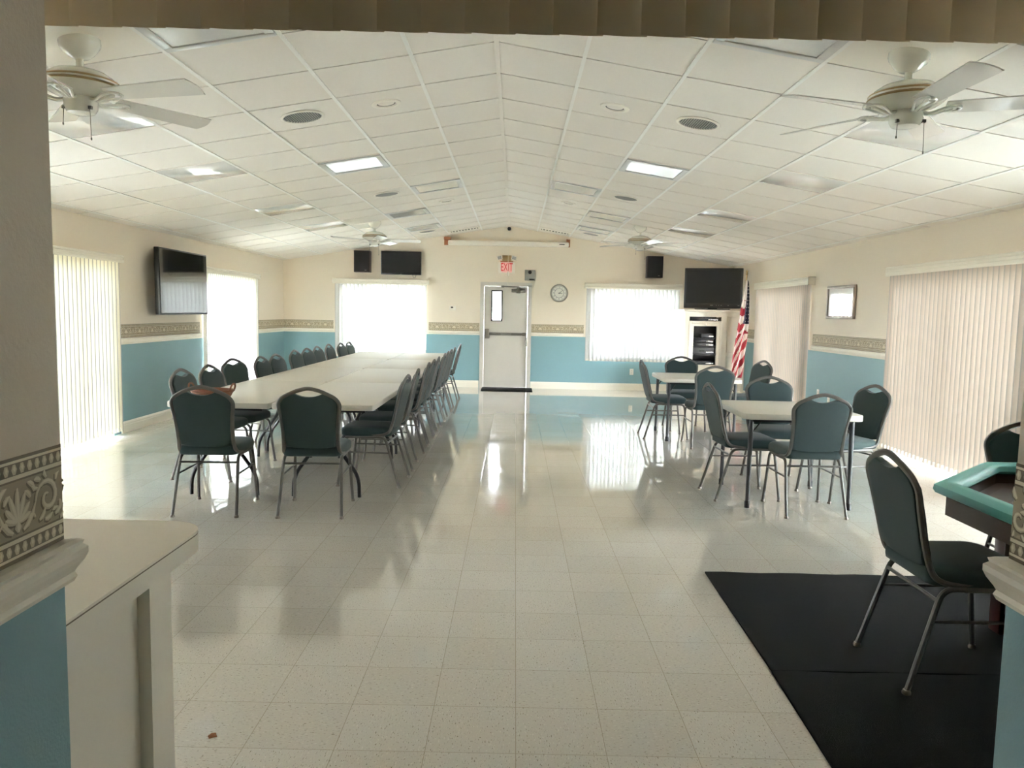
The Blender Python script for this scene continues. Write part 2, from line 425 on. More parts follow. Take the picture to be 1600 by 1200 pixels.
# ---- wallpaper border: taupe band with acanthus scrolls between bead rows
ZB0, BH = 1.072, .154
def ribbon(b, f, pts, ws, d, m):
    pr = None
    for i in range(len(pts)):
        a = pts[max(i-1,0)]; c = pts[min(i+1,len(pts)-1)]
        tx, ty = c[0]-a[0], c[1]-a[1]; l = math.hypot(tx,ty) or 1
        nx, ny = -ty/l, tx/l; w = ws[i]
        cur = (f(pts[i][0]+nx*w, pts[i][1]+ny*w, d), f(pts[i][0]-nx*w, pts[i][1]-ny*w, d))
        if pr: b.quad([pr[0],pr[1],cur[1],cur[0]], m)
        pr = cur
def motif_curves():
    C = []
    def spiral(cx, cy, r0, r1, a0, a1, n=20):
        return [(cx+(r0+(r1-r0)*i/n)*math.cos(a0+(a1-a0)*i/n), cy+(r0+(r1-r0)*i/n)*math.sin(a0+(a1-a0)*i/n)) for i in range(n+1)]
    for s in (1,-1):
        def fx(ps): return [(p[0]*s, p[1]) for p in ps]
        C.append((fx(spiral(.072,.079,.030,.005,PI*1.0,PI*1.0-PI*2.6)), .0046))
        C.append((fx([(.012,.044),(.022,.05),(.034,.062),(.042,.079)]), .0052))
        C.append((fx(spiral(.118,.068,.024,.004,PI*.55,PI*.55+PI*2.3,16)), .0042))
        C.append((fx([(.074,.108),(.09,.104),(.104,.096),(.115,.092)]), .0046))
        C.append((fx([(.142,.058),(.148,.07),(.155,.084),(.16,.09)]), .0044))
        for k in range(4):      # leaf fingers around the scroll
            a = 2.5-k*.85; x, y = .072+.031*math.cos(a), .079+.031*math.sin(a)
            C.append((fx([(x,y),(x+.008*math.cos(a+.5),y+.008*math.sin(a+.5)),(x+.015*math.cos(a+.2),y+.013*math.sin(a+.2))]), .0042))
        for k in range(3):
            a = 5.2-k*.8; x, y = .118+.024*math.cos(a), .068+.024*math.sin(a)
            C.append((fx([(x,y),(x+.008*math.cos(a-.4),y+.006*math.sin(a-.4)),(x+.014*math.cos(a-.2),y+.010*math.sin(a-.2))]), .0038))
    for a, l in ((0,.05),(.38,.044),(-.38,.044),(.8,.034),(-.8,.034),(1.25,.026),(-1.25,.026)):  # palmette
        C.append(([(math.sin(a)*l*t+math.sin(a)*.004, .058+math.cos(a)*l*t) for t in (0,.3,.6,.85,1)], .0056))
    C.append(([(0,.058),(0,.05),(0,.043)], .008))
    for s in (1,-1):
        def fx(ps): return [(p[0]*s, p[1]) for p in ps]
        for x, y, a, l in ((.05,.048,.3,.022),(.064,.046,-.2,.02),(.09,.048,.2,.022),(.104,.052,1.2,.016),(.128,.098,.6,.02),(.142,.098,-.5,.018),(.13,.05,-.3,.02),(.055,.108,2.4,.016),(.04,.1,2.0,.02),(.03,.088,1.9,.018),(.15,.05,.9,.016),(.10,.11,.2,.018)):
            C.append((fx([(x+l*t*math.cos(a+.5*t), y+l*t*math.sin(a+.5*t)) for t in (0,.35,.7,1)]), .0048))
        C.append((fx(spiral(.03,.055,.010,.002,0,4.2,9)), .003))
        C.append((fx(spiral(.15,.075,.011,.002,1,5.4,9)), .003))
    return C
MOT = motif_curves()
def leafw(n, w): return [w*math.sin(PI*min(.96, .12+.84*i/(n-1)))**.7 for i in range(n)]
def border(b, p0, p1):
    """border along a wall run p0->p1 (room on the left)"""
    p0, p1 = Vector(p0), Vector(p1); t = (p1-p0); L = t.length; t /= L; n = Vector((-t.y,t.x))
    def f(u, v, d):
        q = p0+t*u+n*d; return (q.x, q.y, ZB0+v)
    def strip(v0, v1, d, m): b.quad([f(0,v0,d),f(L,v0,d),f(L,v1,d),f(0,v1,d)], m)
    strip(0, BH, .0012, 0)
    for v0, v1, m in ((0,.006,1),(.006,.010,2),(.010,.028,1),(.028,.034,2),(.034,.037,1),(.118,.121,1),(.121,.127,2),(.127,.145,1),(.145,.149,2),(.149,.154,1)): strip(v0, v1, .0016, m)
    k = int(L/.0175)
    for i in range(k):
        u = (i+.5)*L/k
        for vc in (.019,.136):
            b.quad([f(u-.0062,vc,.0021),f(u-.003,vc-.0075,.0021),f(u+.003,vc-.0075,.0021),f(u+.0062,vc,.0021),f(u+.003,vc+.0075,.0021),f(u-.003,vc+.0075,.0021)], 3)
            b.quad([f(u-.003,vc+.001,.0025),f(u,vc-.004,.0025),f(u+.003,vc+.001,.0025),f(u,vc+.006,.0025)], 2)
    REP = .32; k = max(1, round(L/REP)); rep = L/k if L > .3 else REP
    for i in range(k):
        u0 = (i+.5)*rep if L > .3 else L*.45
        for pts, w in MOT:
            P = [(u0+x*rep/REP, y) for x, y in pts]
            if min(p[0] for p in P) < 0 or max(p[0] for p in P) > L: continue
            ws = leafw(len(P), w)
            sh = [(x+.0022, y-.0022) for x, y in P]
            ribbon(b, f, sh, [q*1.15 for q in ws], .0021, 1)
            ribbon(b, f, P, ws, .0026, 3)
            ribbon(b, f, [(x-.0008, y+.0008) for x, y in P], [q*.5 for q in ws], .0030, 2)
BM = [M['bdark'], M['bdeep'], M['blight'], M['bmid']]
def border_obj(n, runs, label):
    b = MB()
    for r in runs:
        for p0, p1 in zip(r, r[1:]): border(b, p0, p1)
    struct(b.build('trim_%d' % n, BM, recalc=False), label, 'wallpaper border')
border_obj(3, left_runs[1:], 'taupe scrollwork wallpaper border on the left wall and back left corner')
border_obj(4, mid_runs, 'taupe scrollwork wallpaper border on the back wall either side of the exit door')
border_obj(5, right_runs[:2], 'taupe scrollwork wallpaper border on the right wall below the framed print')
border_obj(6, [left_runs[0]], 'large scrollwork wallpaper border on the near left jamb')
border_obj(7, [right_runs[2]], 'large scrollwork wallpaper border on the near right jamb')

# ---- windows (glass and frames behind the blinds)
def window(n, x0, x1, y0, y1, z0, z1, label, mull=True):
    b = MB(); w = .05
    ax = abs(x1-x0) > abs(y1-y0)
    if ax:
        b.box(x0,x1,y0,y1,z0,z0+w); b.box(x0,x1,y0,y1,z1-w,z1); b.box(x0,x0+w,y0,y1,z0+w,z1-w); b.box(x1-w,x1,y0,y1,z0+w,z1-w)
        c = (x0+x1)/2; b.box(c-.02,c+.02,y0,y1,z0+w,z1-w)
    else:
        b.box(x0,x1,y0,y1,z0,z0+w); b.box(x0,x1,y0,y1,z1-w,z1); b.box(x0,x1,y0,y0+w,z0+w,z1-w); b.box(x0,x1,y1-w,y1,z0+w,z1-w)
        c = (y0+y1)/2; b.box(x0,x1,c-.025,c+.025,z0+w,z1-w)
    o = struct(b.build('window_%d' % n, M['white']), label, 'window')
    g = MB()
    if ax: g.box(x0+w,x1-w,(y0+y1)/2-.003,(y0+y1)/2+.003,z0+w,z1-w)
    else: g.box((x0+x1)/2-.003,(x0+x1)/2+.003,y0+w,y1-w,z0+w,z1-w)
    g.build('pane', M['glass'], o)
window(1, WIN[0][0], WIN[0][1], YB+.06, YB+.11, WIN[0][2], WIN[0][3], 'back window left of the exit door, behind white vertical blinds')
window(2, WIN[1][0], WIN[1][1], YB+.06, YB+.11, WIN[1][2], WIN[1][3], 'back window right of the exit door, behind white vertical blinds')
window(3, -WL-.11, -WL-.06, 7.05, 8.45, 0, 1.9, 'near glass patio door on the left wall, behind ivory blinds')
window(4, -WL-.11, -WL-.06, 10.95, 13.0, 0, 1.9, 'far glass patio door on the left wall, behind glowing white blinds')

window(7, WR+.06, WR+.11, 6.15, 8.4, 0, 1.9, 'glass patio door on the right wall behind the near beige blinds')
window(8, WR+.06, WR+.11, 10.9, 13.0, 0, 1.9, 'glass patio door on the right wall behind the far beige blinds')
window(5, -WL-.11, -WL-.06, 4.4, 6.8, 0, 1.9, 'added unseen glass doors on the left wall, letting in daylight')  # added out of view to bring daylight into the near half
window(6, WR+.06, WR+.11, 4.2, 5.85, 0, 1.9, 'added unseen glass doors on the right wall, letting in daylight')  # added out of view, lights the near half and opposite wall
# ---- vertical blinds
def blind(label, axis, u0, u1, d, sgn, ztop, zbot, vh, vm, vd=.10, pitch=.076, ang=14, lim=None):
    """axis 'x': hangs on a wall at y=d, room towards sgn; axis 'y': wall at x=d"""
    o = thing('vertical_blind', label, 'window blind', (((u0+u1)/2, d, zbot) if axis == 'x' else (d, (u0+u1)/2, zbot)), 0, 'vertical blinds on the doors and windows')
    ox, oy, oz = o.location
    def W(u, e, z):     # u along the wall, e out of the wall
        return ((u, d+sgn*e, z) if axis == 'x' else (d+sgn*e, u, z))
    def loc(p): return (p[0]-ox, p[1]-oy, p[2]-oz)
    b = MB()
    prof = [(.0,vh),(vd-.012,vh),(vd,vh-.012),(vd,vh*.72),(vd-.008,vh*.66),(vd-.008,vh*.4),(vd,vh*.34),(vd,.006),(vd-.006,0),(vd-.012,0),(vd-.012,vh-.012),(0,vh-.012)]
    L0 = [loc(W(u0, e, ztop-vh+h)) for e, h in prof]; L1 = [loc(W(u1, e, ztop-vh+h)) for e, h in prof]
    b.rings([L0, L1])
    for u in (u0, u1):
        pts = [(0,0),(vd,0),(vd,vh),(0,vh)]
        A = [loc(W(u, e, ztop-vh+h)) for e, h in pts]; B = [loc(W(u+(.006 if u == u0 else -.006), e, ztop-vh+h)) for e, h in pts]
        b.rings([A, B])
    b.build('valance', M['trim'], o, sharp=25)
    b = MB()
    n = int((u1-u0-.05)/pitch)
    w = .0445; e0 = vd*.52
    for i in range(n):
        uc = u0+.04+(i+.5)*(u1-u0-.08)/n
        a = R(ang+random.uniform(-2.5,2.5)); ca, sa = math.cos(a), math.sin(a)
        top, bot = ztop-vh*.5, zbot+random.uniform(-.003,.003)
        cols = []
        for k in range(7):
            s = (-1,-.80,-.5,0,.5,.80,1)[k]*w; bow = .006*(1-(s/w)**2)
            cols.append((uc+s*ca+bow*sa, e0+s*sa-bow*ca))
        vb = [[b.bm.verts.new(loc(W(u, e, z))) for u, e in cols] for z in (bot, top)]
        for k in range(6):
            f = b.bm.faces.new((vb[0][k],vb[0][k+1],vb[1][k+1],vb[1][k])); f.smooth = True; f.material_index = 1 if k in (0,5) else 0
    b.build('slats', [vm, M['vane_overlap_shade']], o, recalc=False)
    b = MB()       # bottom chain and its weights
    for i in range(n):
        uc = u0+.04+(i+.5)*(u1-u0-.08)/n
        p = loc(W(uc, e0+.004, zbot+.03))
        b.box(p[0]-.012,p[0]+.012,p[1]-.006,p[1]+.006,p[2]-.022,p[2]+.012)
    b.tube([loc(W(u0+.05,e0,zbot+.02)), loc(W(u1-.05,e0,zbot+.02))], .002, 5)
    b.build('bottom_chain', M['white'], o)
    return o
blind('white blinds on the back window left of the exit door', 'x', -3.31, -1.5, YB, -1, 2.025, .545, .105, M['vane_back'], ang=22)
blind('white blinds on the back window right of the exit door', 'x', 1.445, 3.275, YB, -1, 2.025, .548, .105, M['vane_back'], ang=22)
blind('ivory floor-length blinds at the left edge of the left wall, nearest the opening', 'y', 6.98, 8.56, -WL, 1, 1.985, .045, .085, M['vane_ln'], ang=15)
blind('glowing white floor-length blinds on the left wall beyond the mirrored-looking television', 'y', 10.8, 13.15, -WL, 1, 2.0, .045, .09, M['vane_lf'], ang=15)
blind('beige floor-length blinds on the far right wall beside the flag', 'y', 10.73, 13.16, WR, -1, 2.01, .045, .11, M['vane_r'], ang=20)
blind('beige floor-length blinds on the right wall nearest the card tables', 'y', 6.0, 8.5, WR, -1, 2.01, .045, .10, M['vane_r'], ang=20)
blind('translucent blinds over the added unseen doors on the left wall', 'y', 4.25, 6.93, -WL, 1, 1.985, .045, .085, M['vane_l0'], ang=15)  # unseen, added to diffuse the daylight from the extra left doors
blind('translucent blinds over the added unseen doors on the right wall', 'y', 4.05, 5.94, WR, -1, 2.01, .045, .10, M['vane_rn'], ang=20)  # unseen, added to diffuse the daylight from the extra right doors
b = MB(); b.tube([(0,0,0),(0,0,-1.2)], .004, 6)
w = b.build('blind_wand', M['trim'], None, loc=(-1.53,YB-.115,1.9)); tag(w, 'thin white wand hanging at the right end of the left back window blinds', 'blind wand')

# valance of short vanes over the near opening
o = thing('blind_valance', 'row of short taupe blind vanes hanging across the top of the near opening', 'valance', (.2,1.4,1.93))
b = MB(); b.box(-1.3,1.5,YF-1.4,.012,.20,.22); b.build('top_board', M['white'], o)
b = MB(); n = 37; p = .0765
for i in range(n):
    x0 = -1.3+i*p
    cols = [(x0+(p+.012)*k/8, -.004+.008*k/8-.006*math.sin(PI*k/8)) for k in range(9)]
    vb = []
    for z in (0, .20): vb.append([b.bm.verts.new((x, y, z-.003*math.sin(PI*k/8)*(z == 0))) for k, (x, y) in enumerate(cols)])
    for k in range(8):
        f = b.bm.faces.new((vb[0][k],vb[0][k+1],vb[1][k+1],vb[1][k])); f.smooth = True
b.build('slats', M['vane_top'], o, recalc=False)

# ------------------------------------------------------------------ exit door
x0, x1, dz = DOOR[0], DOOR[1], DOOR[3]
b = MB()
for a, c in ((x0-.04,x0+.035),(x1-.035,x1+.04)): b.box(a,c,YB-.025,YB+.12,0,dz)
b.box(x0-.04,x1+.04,YB-.025,YB+.12,dz-.035,dz+.04); b.box(x0+.035,x1-.035,YB-.01,YB+.12,0,.012,1)
dr = struct(b.build('door_1', [M['doorp'], M['steel']]), 'white steel exit door with a narrow window and push bar', 'door')
gx0, gx1, gz0, gz1 = -.29, -.13, 1.295, 1.825
lx0, lx1 = x0+.037, x1-.037
b = MB(); ya, yb = YB+.01, YB+.055
b.box(lx0,gx0,ya,yb,.014,dz-.037); b.box(gx1,lx1,ya,yb,.014,dz-.037); b.box(gx0,gx1,ya,yb,.014,gz0); b.box(gx0,gx1,ya,yb,gz1,dz-.037)
b.build('leaf', M['doorp'], dr)
b = MB(); w = .028
for q in ((gx0-w,gx0,gz0-w,gz1+w),(gx1,gx1+w,gz0-w,gz1+w),(gx0,gx1,gz0-w,gz0),(gx0,gx1,gz1,gz1+w)): b.box(q[0],q[1],ya-.012,ya,q[2],q[3])
b.build('window_frame', M['black'], dr)
b = MB(); b.box(gx0,gx1,ya+.02,ya+.026,gz0,gz1); b.build('pane', M['glass'], dr)
b = MB()
b.box(lx0+.02,lx0+.10,ya-.06,ya,.94,1.12,0,.008); b.box(lx0+.10,lx1-.03,ya-.05,ya-.02,1.005,1.055,0,.006)
b.box(lx0+.32,lx0+.52,ya-.056,ya-.05,1.012,1.048,1); b.box(lx1-.09,lx1-.03,ya-.055,ya,1.0,1.06,0,.006)
b.build('push_bar', [M['steel'], M['greybox']], dr)
b = MB(); b.tube(rpath([(lx1-.02,ya-.01,1.05),(lx1-.02,ya-.05,1.03),(lx1-.025,ya-.05,.83),(lx1-.005,ya-.05,.80),(lx1+.004,ya-.05,.86),(lx1-.006,ya-.05,.97)],.02), .008, 8)
b.build('lever', M['steel'], dr)
b = MB(); b.box(.06,.33,ya-.06,ya,1.82,1.88,0,.012); b.box(.16,.23,ya-.065,ya-.06,1.80,1.90,0)
b.tube([(.24,ya-.065,1.895),(.20,ya-.12,1.92),(-.10,ya-.06,1.925)], .012, 8); b.box(.16,.33,ya-.05,ya,1.90,1.925,0); b.box(-.13,-.08,ya-.06,ya,1.905,1.94,0)
b.build('door_closer', M['steel'], dr)
m = MB(); m.box(-.46,.49,-.30,.30,0,.012,0,.004)
tag(m.build('door_mat', M['doormat'], None, loc=(-.005,YB-.36,0)), 'black rubber mat on the floor at the exit door', 'door mat')

# ------------------------------------------------------------------ things on the back wall
YW = YB
s = thing('exit_sign', 'lit red EXIT sign with two emergency lamp heads above the back door', 'exit sign', (-.035,YW,2.28))
b = MB(); b.box(-.155,.155,-.06,0,-.105,.10,0,.006); b.build('housing', M['white'], s)
b = MB(); b.box(-.10,.10,-.066,-.06,-.092,.092,0,.003)
fm = mat('sign_face', lin(250,205,200), .4); fb = fm.node_tree.nodes['Principled BSDF']; fb.inputs['Emission Color'].default_value = lin(255,130,120); fb.inputs['Emission Strength'].default_value = .06
b.build('sign_face', fm, s)
text_mb('EXIT', .215, 'lettering', M['red'], s, (0,-.0675,0), (PI/2,0,0), .001, .52)
b = MB(); b.box(-.085,.085,-.055,0,.10,.225,0,.004); b.box(-.12,.12,-.058,0,.10,.118,1); b.build('lamp_bracket', [M['tan'], M['wood']], s)
for sx in (-1,1):
    b = MB(); b.box(-.05,.05,-.10,-.02,-.04,.045,0,.014); b.box(-.036,.036,-.104,-.10,-.028,.03,1,.004)
    h = b.build('lamp_head', [M['white'], M['grille']], s); h.location = (sx*.135,0,.175); h.rotation_euler = (0,sx*.25,0)

s = thing('alarm_box', 'small grey alarm box on the wall at the top right of the exit door', 'alarm box', (.405,YW,2.145))
b = MB(); b.box(-.098,.098,-.05,0,-.10,.10,0,.006); b.build('housing', M['greybox'], s)
b = MB(); b.lathe([(0,.004),(.03,.004),(.034,0)], 20, M=Matrix.Translation((0,-.05,.055)) @ Matrix.Rotation(PI/2,4,'X')); b.build('speaker_port', M['black'], s)
b = MB(); b.box(-.012,.085,-.054,-.05,-.09,-.066); b.build('slot', M['black'], s)

s = thing('wall_clock', 'round white wall clock with dark numerals between door and right window', 'clock', (.965,YW,1.82))
RX = Matrix.Rotation(PI/2,4,'X')
b = MB(); b.lathe([(0,0),(.17,0),(.17,.022),(.162,.034),(.148,.034),(.142,.024)], 48, M=RX); b.build('case', mat('clock_rim', lin(150,145,132), .4), s)
b = MB(); b.lathe([(0,.02),(.144,.02),(.144,.016)], 48, M=RX); b.build('face', mat('clock_face', lin(222,220,210), .5), s)
n = 48
for r0, r1 in ((.083,.089),(.132,.136)):
    b = MB()
    for i in range(n):
        a0, a1 = 2*PI*i/n, 2*PI*(i+1)/n
        b.quad([(r*math.sin(a), -.0215, r*math.cos(a)) for r, a in ((r0,a0),(r1,a0),(r1,a1),(r0,a1))])
    b.build('dial_ring', M['device2'], s)
for h in range(1,13):
    a = h*PI/6; text_mb(str(h), .042, 'numeral', M['device2'], s, (.110*math.sin(a),-.0215,.110*math.cos(a)), (PI/2,0,0), .0005)
for nm, a, l, w in (('hour_hand', R(93), .06, .006), ('minute_hand', R(50), .098, .0045)):
    b = MB(); d = Vector((math.sin(a),0,math.cos(a))); p = Vector((math.cos(a),0,-math.sin(a)))
    y = -.026 if nm[0] == 'h' else -.029
    q = [p*w-d*.015, p*w*.4+d*l, p*-w*.4+d*l, p*-w-d*.015]
    b.rings([[(v.x,y,v.z) for v in q],[(v.x,y-.002,v.z) for v in q]]); b.build(nm, M['black'], s)
b = MB(); b.lathe([(0,.031),(.007,.031),(.007,.02)], 12, M=RX); b.build('hub', M['black'], s)

s = thing('thermostat', 'small white thermostat on the back wall left of the exit door', 'thermostat', (-1.045,YW,1.50))
b = MB(); b.box(-.065,.065,-.028,0,-.045,.045,0,.006); b.build('body', M['white'], s)
b = MB(); b.box(-.035,.01,-.030,-.028,0,.028); b.build('display', M['dark'], s)

def outlet(label, loc, rz):
    s = thing('wall_outlet', label, 'outlet', loc, rz, 'wall outlets on the dado')
    b = MB(); b.box(-.036,.036,-.007,0,-.058,.058,0,.003); b.build('cover_plate', M['white'], s)
    for z in (-.022,.022):
        b = MB(); b.box(-.016,.016,-.009,-.007,z-.014,z+.014,0,.001); b.box(-.008,-.005,-.0095,-.009,z-.004,z+.008,1); b.box(.005,.008,-.0095,-.009,z-.004,z+.008,1)
        b.build('socket', [M['white'], M['dark']], s)
outlet('white outlet low on the back wall below the right window', (2.385,YW,.355), 0)
outlet('white outlet on the right blue wall nearer the far blinds', (WR,10.42,.43), -PI/2)
outlet('white outlet on the right blue wall farther from the far blinds', (WR,10.06,.37), -PI/2)

s = thing('projection_screen', 'long white roll-up projection screen case across the back gable', 'projection screen', (-.02,YW,2.72))
b = MB(); b.box(-1.12,1.14,-.13,-.04,-.045,.045,0,.02,3); b.build('case', M['white'], s)
for x in (-1.16,1.13):
    b = MB(); b.box(x-.035,x+.035,-.06,0,-.04,.10); b.box(x-.035,x+.09*(1 if x < 0 else -.2),-.14,-.0,.052,.10); b.build('wood_bracket', M['wood'], s)
b = MB(); b.box(.96,1.06,-.1315,-.13,-.008,.008); b.build('maker_plate', M['dark'], s)
b = MB(); b.tube([(.01,-.11,-.04),(.012,-.112,-.78)], .004, 6); b.build('pull_cord', M['cord'], s)
b = MB(); b.lathe([(0,-.085),(.017,-.08),(.02,-.04),(.018,0),(.006,.005),(0,.005)], 14, c=(.011,-.112,-.52)); b.build('pull_handle', M['white'], s)

s = thing('security_camera', 'small black dome camera under the ceiling ridge at the back wall', 'camera', (.0,YW-.05,ZR-.035))
b = MB(); b.lathe([(0,0),(.03,0),(.03,-.012),(0,-.012)], 16, c=(0,0,.02)); b.box(-.012,.012,0,.05,-.005,.02); b.build('mount', M['white'], s)
b = MB(); b.lathe([(.0,.008),(.024,.008),(.034,-.01),(.034,-.03),(.022,-.052),(0,-.058)], 20); b.build('dome', M['black'], s)

def speaker(label, x, z):
    s = thing('loudspeaker', label, 'speaker', (x,YW,z), 0, 'wall loudspeakers')
    b = MB(); b.box(-.148,.148,-.20,-.02,-.20,.20,0,.004); b.box(-.05,.05,-.02,0,-.06,.06,0); b.build('cabinet', mat('speaker_veneer', lin(48,24,20), .4), s)
    b = MB(); b.box(-.138,.138,-.212,-.20,-.19,.19,0,.005); b.build('grille', mat('speaker_cloth', lin(24,21,22), .9), s)
    b = MB(); b.box(.055,.09,-.214,-.212,-.168,-.158); b.build('badge', M['grille'], s)
speaker('black speaker on the back wall left of the small television', -2.735, 2.335)
speaker('black speaker on the back wall above the right window', 2.73, 2.335)

def tv(label, w, h, loc, rot, scr, stand=False, dep=.05, bez=.02, bot=.03):
    s = thing('television', label, 'television', loc); s.rotation_euler = rot
    b = MB(); b.box(-w/2,w/2,-dep/2,dep/2,-h/2,h/2,0,.006); b.build('casing', M['black'], s)
    b = MB(); b.box(-w/2+bez,w/2-bez,-dep/2-.002,-dep/2,-h/2+bot,h/2-bez); b.build('screen', scr, s)
    return s
s = tv('small black television on the back wall above the left window', .755, .435, (-2.02,YB-.06,2.325), (0,0,0), mat('tv_glass', lin(10,11,14), .14), dep=.06, bot=.025)
b = MB(); b.box(-.1,.1,.03,.06,-.08,.08); b.build('wall_mount', M['black'], s)
b = MB(); b.tube(crom([(.22,0,-.215),(.225,-.005,-.25),(.25,-.01,-.27),(.275,-.005,-.255),(.28,0,-.215)]), .004, 6); b.build('cable', M['black'], s)
b = MB(); b.box(-.02,.02,-.032,-.03,-.213,-.206); b.build('badge', M['grille'], s)
s = tv('large wall television on the left wall reflecting the window in its screen', 1.42, .80, (-4.10,9.92,1.735), (R(-.5),0,PI/2), M['screen'], dep=.06, bez=.018, bot=.024)
b = MB(); b.box(-.2,.2,.03,.12,-.15,.15); b.build('wall_mount', M['black'], s)

s = thing('framed_print', 'silver framed print on the right wall above the border', 'picture', (WR,9.82,1.65), -PI/2)
b = MB(); W_, H_ = .41, .208
for q in ((-W_,W_,H_-.035,H_),(-W_,W_,-H_,-H_+.035),(-W_,-W_+.035,-H_+.035,H_-.035),(W_-.035,W_,-H_+.035,H_-.035)): b.box(q[0],q[1],-.035,0,q[2],q[3],0,.005)
b.build('frame', M['silver'], s)
b = MB(); b.box(-W_+.035,W_-.035,-.02,-.005,-H_+.035,H_-.035); b.build('glazed_print', M['paper'], s)
b = MB(); b.box(-.16,.12,-.0206,-.02,.0,.004); b.box(-.16,-.157,-.0206,-.02,-.10,.06); b.box(.13,.133,-.0206,-.02,-.10,.06); b.build('reflection_lines', M['print'], s)  # lines of a reflection, painted onto the glazed surface

# ------------------------------------------------------------------ corner cabinet, television, players, flag
CX, CYF = 3.51, 13.72      # centre of the front face, its y
s = thing('corner_cabinet', 'white built-in corner cabinet holding players in the back right corner', 'cabinet', (CX,CYF,0))
def cb(x0,x1,y0,y1,z0,z1,bev=0): return MB().box(x0,x1,y0,y1,z0,z1,0,bev)
hw, zt = .37, 1.515
ox0, ox1, oz0, oz1 = -.21, .20, .58, 1.265       # opening
sx0, sx1, sz0, sz1 = -.29, .27, 1.355, 1.43       # slot
b = MB()
b.box(-hw,ox0,0,.03,0,sz0); b.box(ox1,hw,0,.03,0,sz0); b.box(ox0,ox1,0,.03,0,oz0); b.box(ox0,ox1,0,.03,oz1,sz0)
b.box(-hw,sx0,0,.03,sz0,sz1); b.box(sx1,hw,0,.03,sz0,sz1); b.box(-hw,hw,0,.03,sz1,zt)
b.box(-hw,-hw+.03,.03,YB-CYF-.13,0,zt); b.box(hw-.03,hw,.03,.9,0,zt)
b.box(hw,WR-CX-.004,.10,.13,0,zt)                        # wing to the wall
b.build('body', M['cabinet'], s)
b = MB(); b.box(-hw-.03,WR-CX-.002,-.03,YB-CYF-.12,zt,zt+.04,0,.008); b.build('top_shelf', M['cabinet'], s)
b = MB(); b.box(-hw+.03,hw-.03,.60,.62,.02,zt-.01); b.box(-hw+.03,hw-.03,.03,.6,sz0-.03,sz0); b.box(-hw+.03,hw-.03,.03,.6,oz0-.02,oz0); b.build('inner_back', M['device'], s)
b = MB(); w = .045                                          # door frame mouldings around the opening
for q in ((ox0-.09,ox0-.045,oz0-.09,oz1+.09),(ox1+.045,ox1+.09,oz0-.09,oz1+.09),(ox0-.045,ox1+.045,oz1+.045,oz1+.09),(ox0-.045,ox1+.045,oz0-.09,oz0-.045)): b.box(q[0],q[1],-.012,0,q[2],q[3],0,.004)
b.build('door_moulding', M['cabinet'], s)
b = MB(); b.lathe([(0,.02),(.012,.018),(.014,.008),(.006,0)], 14, M=Matrix.Translation((.0,0,oz1+.022)) @ RX); b.build('door_knob', M['chrome'], s)
b = MB()
for z0, z1 in ((.80,1.44),(.08,.73)):
    for q in ((hw+.03,hw+.06,z0,z1),(WR-CX-.06,WR-CX-.03,z0,z1),(hw+.06,WR-CX-.06,z1-.03,z1),(hw+.06,WR-CX-.06,z0,z0+.03)): b.box(q[0],q[1],.088,.10,q[2],q[3],0,.003)
b.build('wing_moulding', M['cabinet'], s)
def player(name, label, cat, z, w, h, dx=0, kind=0, dy=.06):
    t = thing(name, label, cat, (CX-.005+dx,CYF+dy+.15,z), 0, 'players on the cabinet shelves')
    b = MB(); b.box(-w/2,w/2,-.13,.13,.008,h,0,.003)
    for sx in (-1,1):
        for sy in (-1,1): b.box(sx*w*.4-.012,sx*w*.4+.012,sy*.09-.012,sy*.09+.012,0,.008)
    b.build('case', M['device2'] if kind == 1 else M['device'], t)
    b = MB(); b.box(-w*.2,w*.05,-.132,-.13,h*.45,h*.7); b.build('display', M['black'] if kind else M['device2'], t)
    for k in range(5 if kind else 3):
        b = MB(); b.lathe([(0,.012),(.008,.012),(.009,0)], 12, M=Matrix.Translation((w*(.15+.07*k),-.13,h*.4)) @ RX); b.build('knob', M['chrome'], t)
for z in (1.055,.905,.755):
    b = MB(); b.box(-hw+.03,hw-.03,.05,.58,z-.014,z); b.build('inner_shelf', M['device'], s)
player('cable_box', 'small dark box on the cabinet top shelf', 'media player', 1.055, .22, .075, .06, 2)
player('disc_player', 'slim dark player carrying another player above the receiver in the cabinet', 'media player', .905, .36, .065, 0, 2)
player('video_player', 'slim dark player stacked on another player in the cabinet', 'media player', .971, .35, .06, 0, 2)
player('stereo_receiver', 'grey receiver with a row of knobs in the cabinet', 'receiver', .755, .38, .125, 0, 1)
player('tape_deck', 'slim dark deck on the cabinet floor below the receiver', 'media player', .58, .38, .06, 0, 2)
player('slot_player', 'thin black player in the narrow slot under the cabinet top', 'media player', sz0, .50, .06, 0, 2)

s = tv('black flat television standing on the corner cabinet', 1.0, .705, (3.645,13.84,1.935), (0,0,R(-18)), M['dullscreen'], dep=.09, bez=.035, bot=.085)
b = MB(); b.box(-.30,.30,-.12,.12,-.377,-.362,0,.005); b.box(-.08,.08,-.02,.03,-.364,-.32); b.build('stand', M['black'], s)
b = MB()
for k, (x, w) in enumerate(((-.04,.05),(.06,.012),(.10,.012),(.14,.02),(.26,.02),(.43,.03))): b.box(x,x+w,-.0475,-.0465,-.305,-.295)
b.build('control_marks', M['grille'], s)

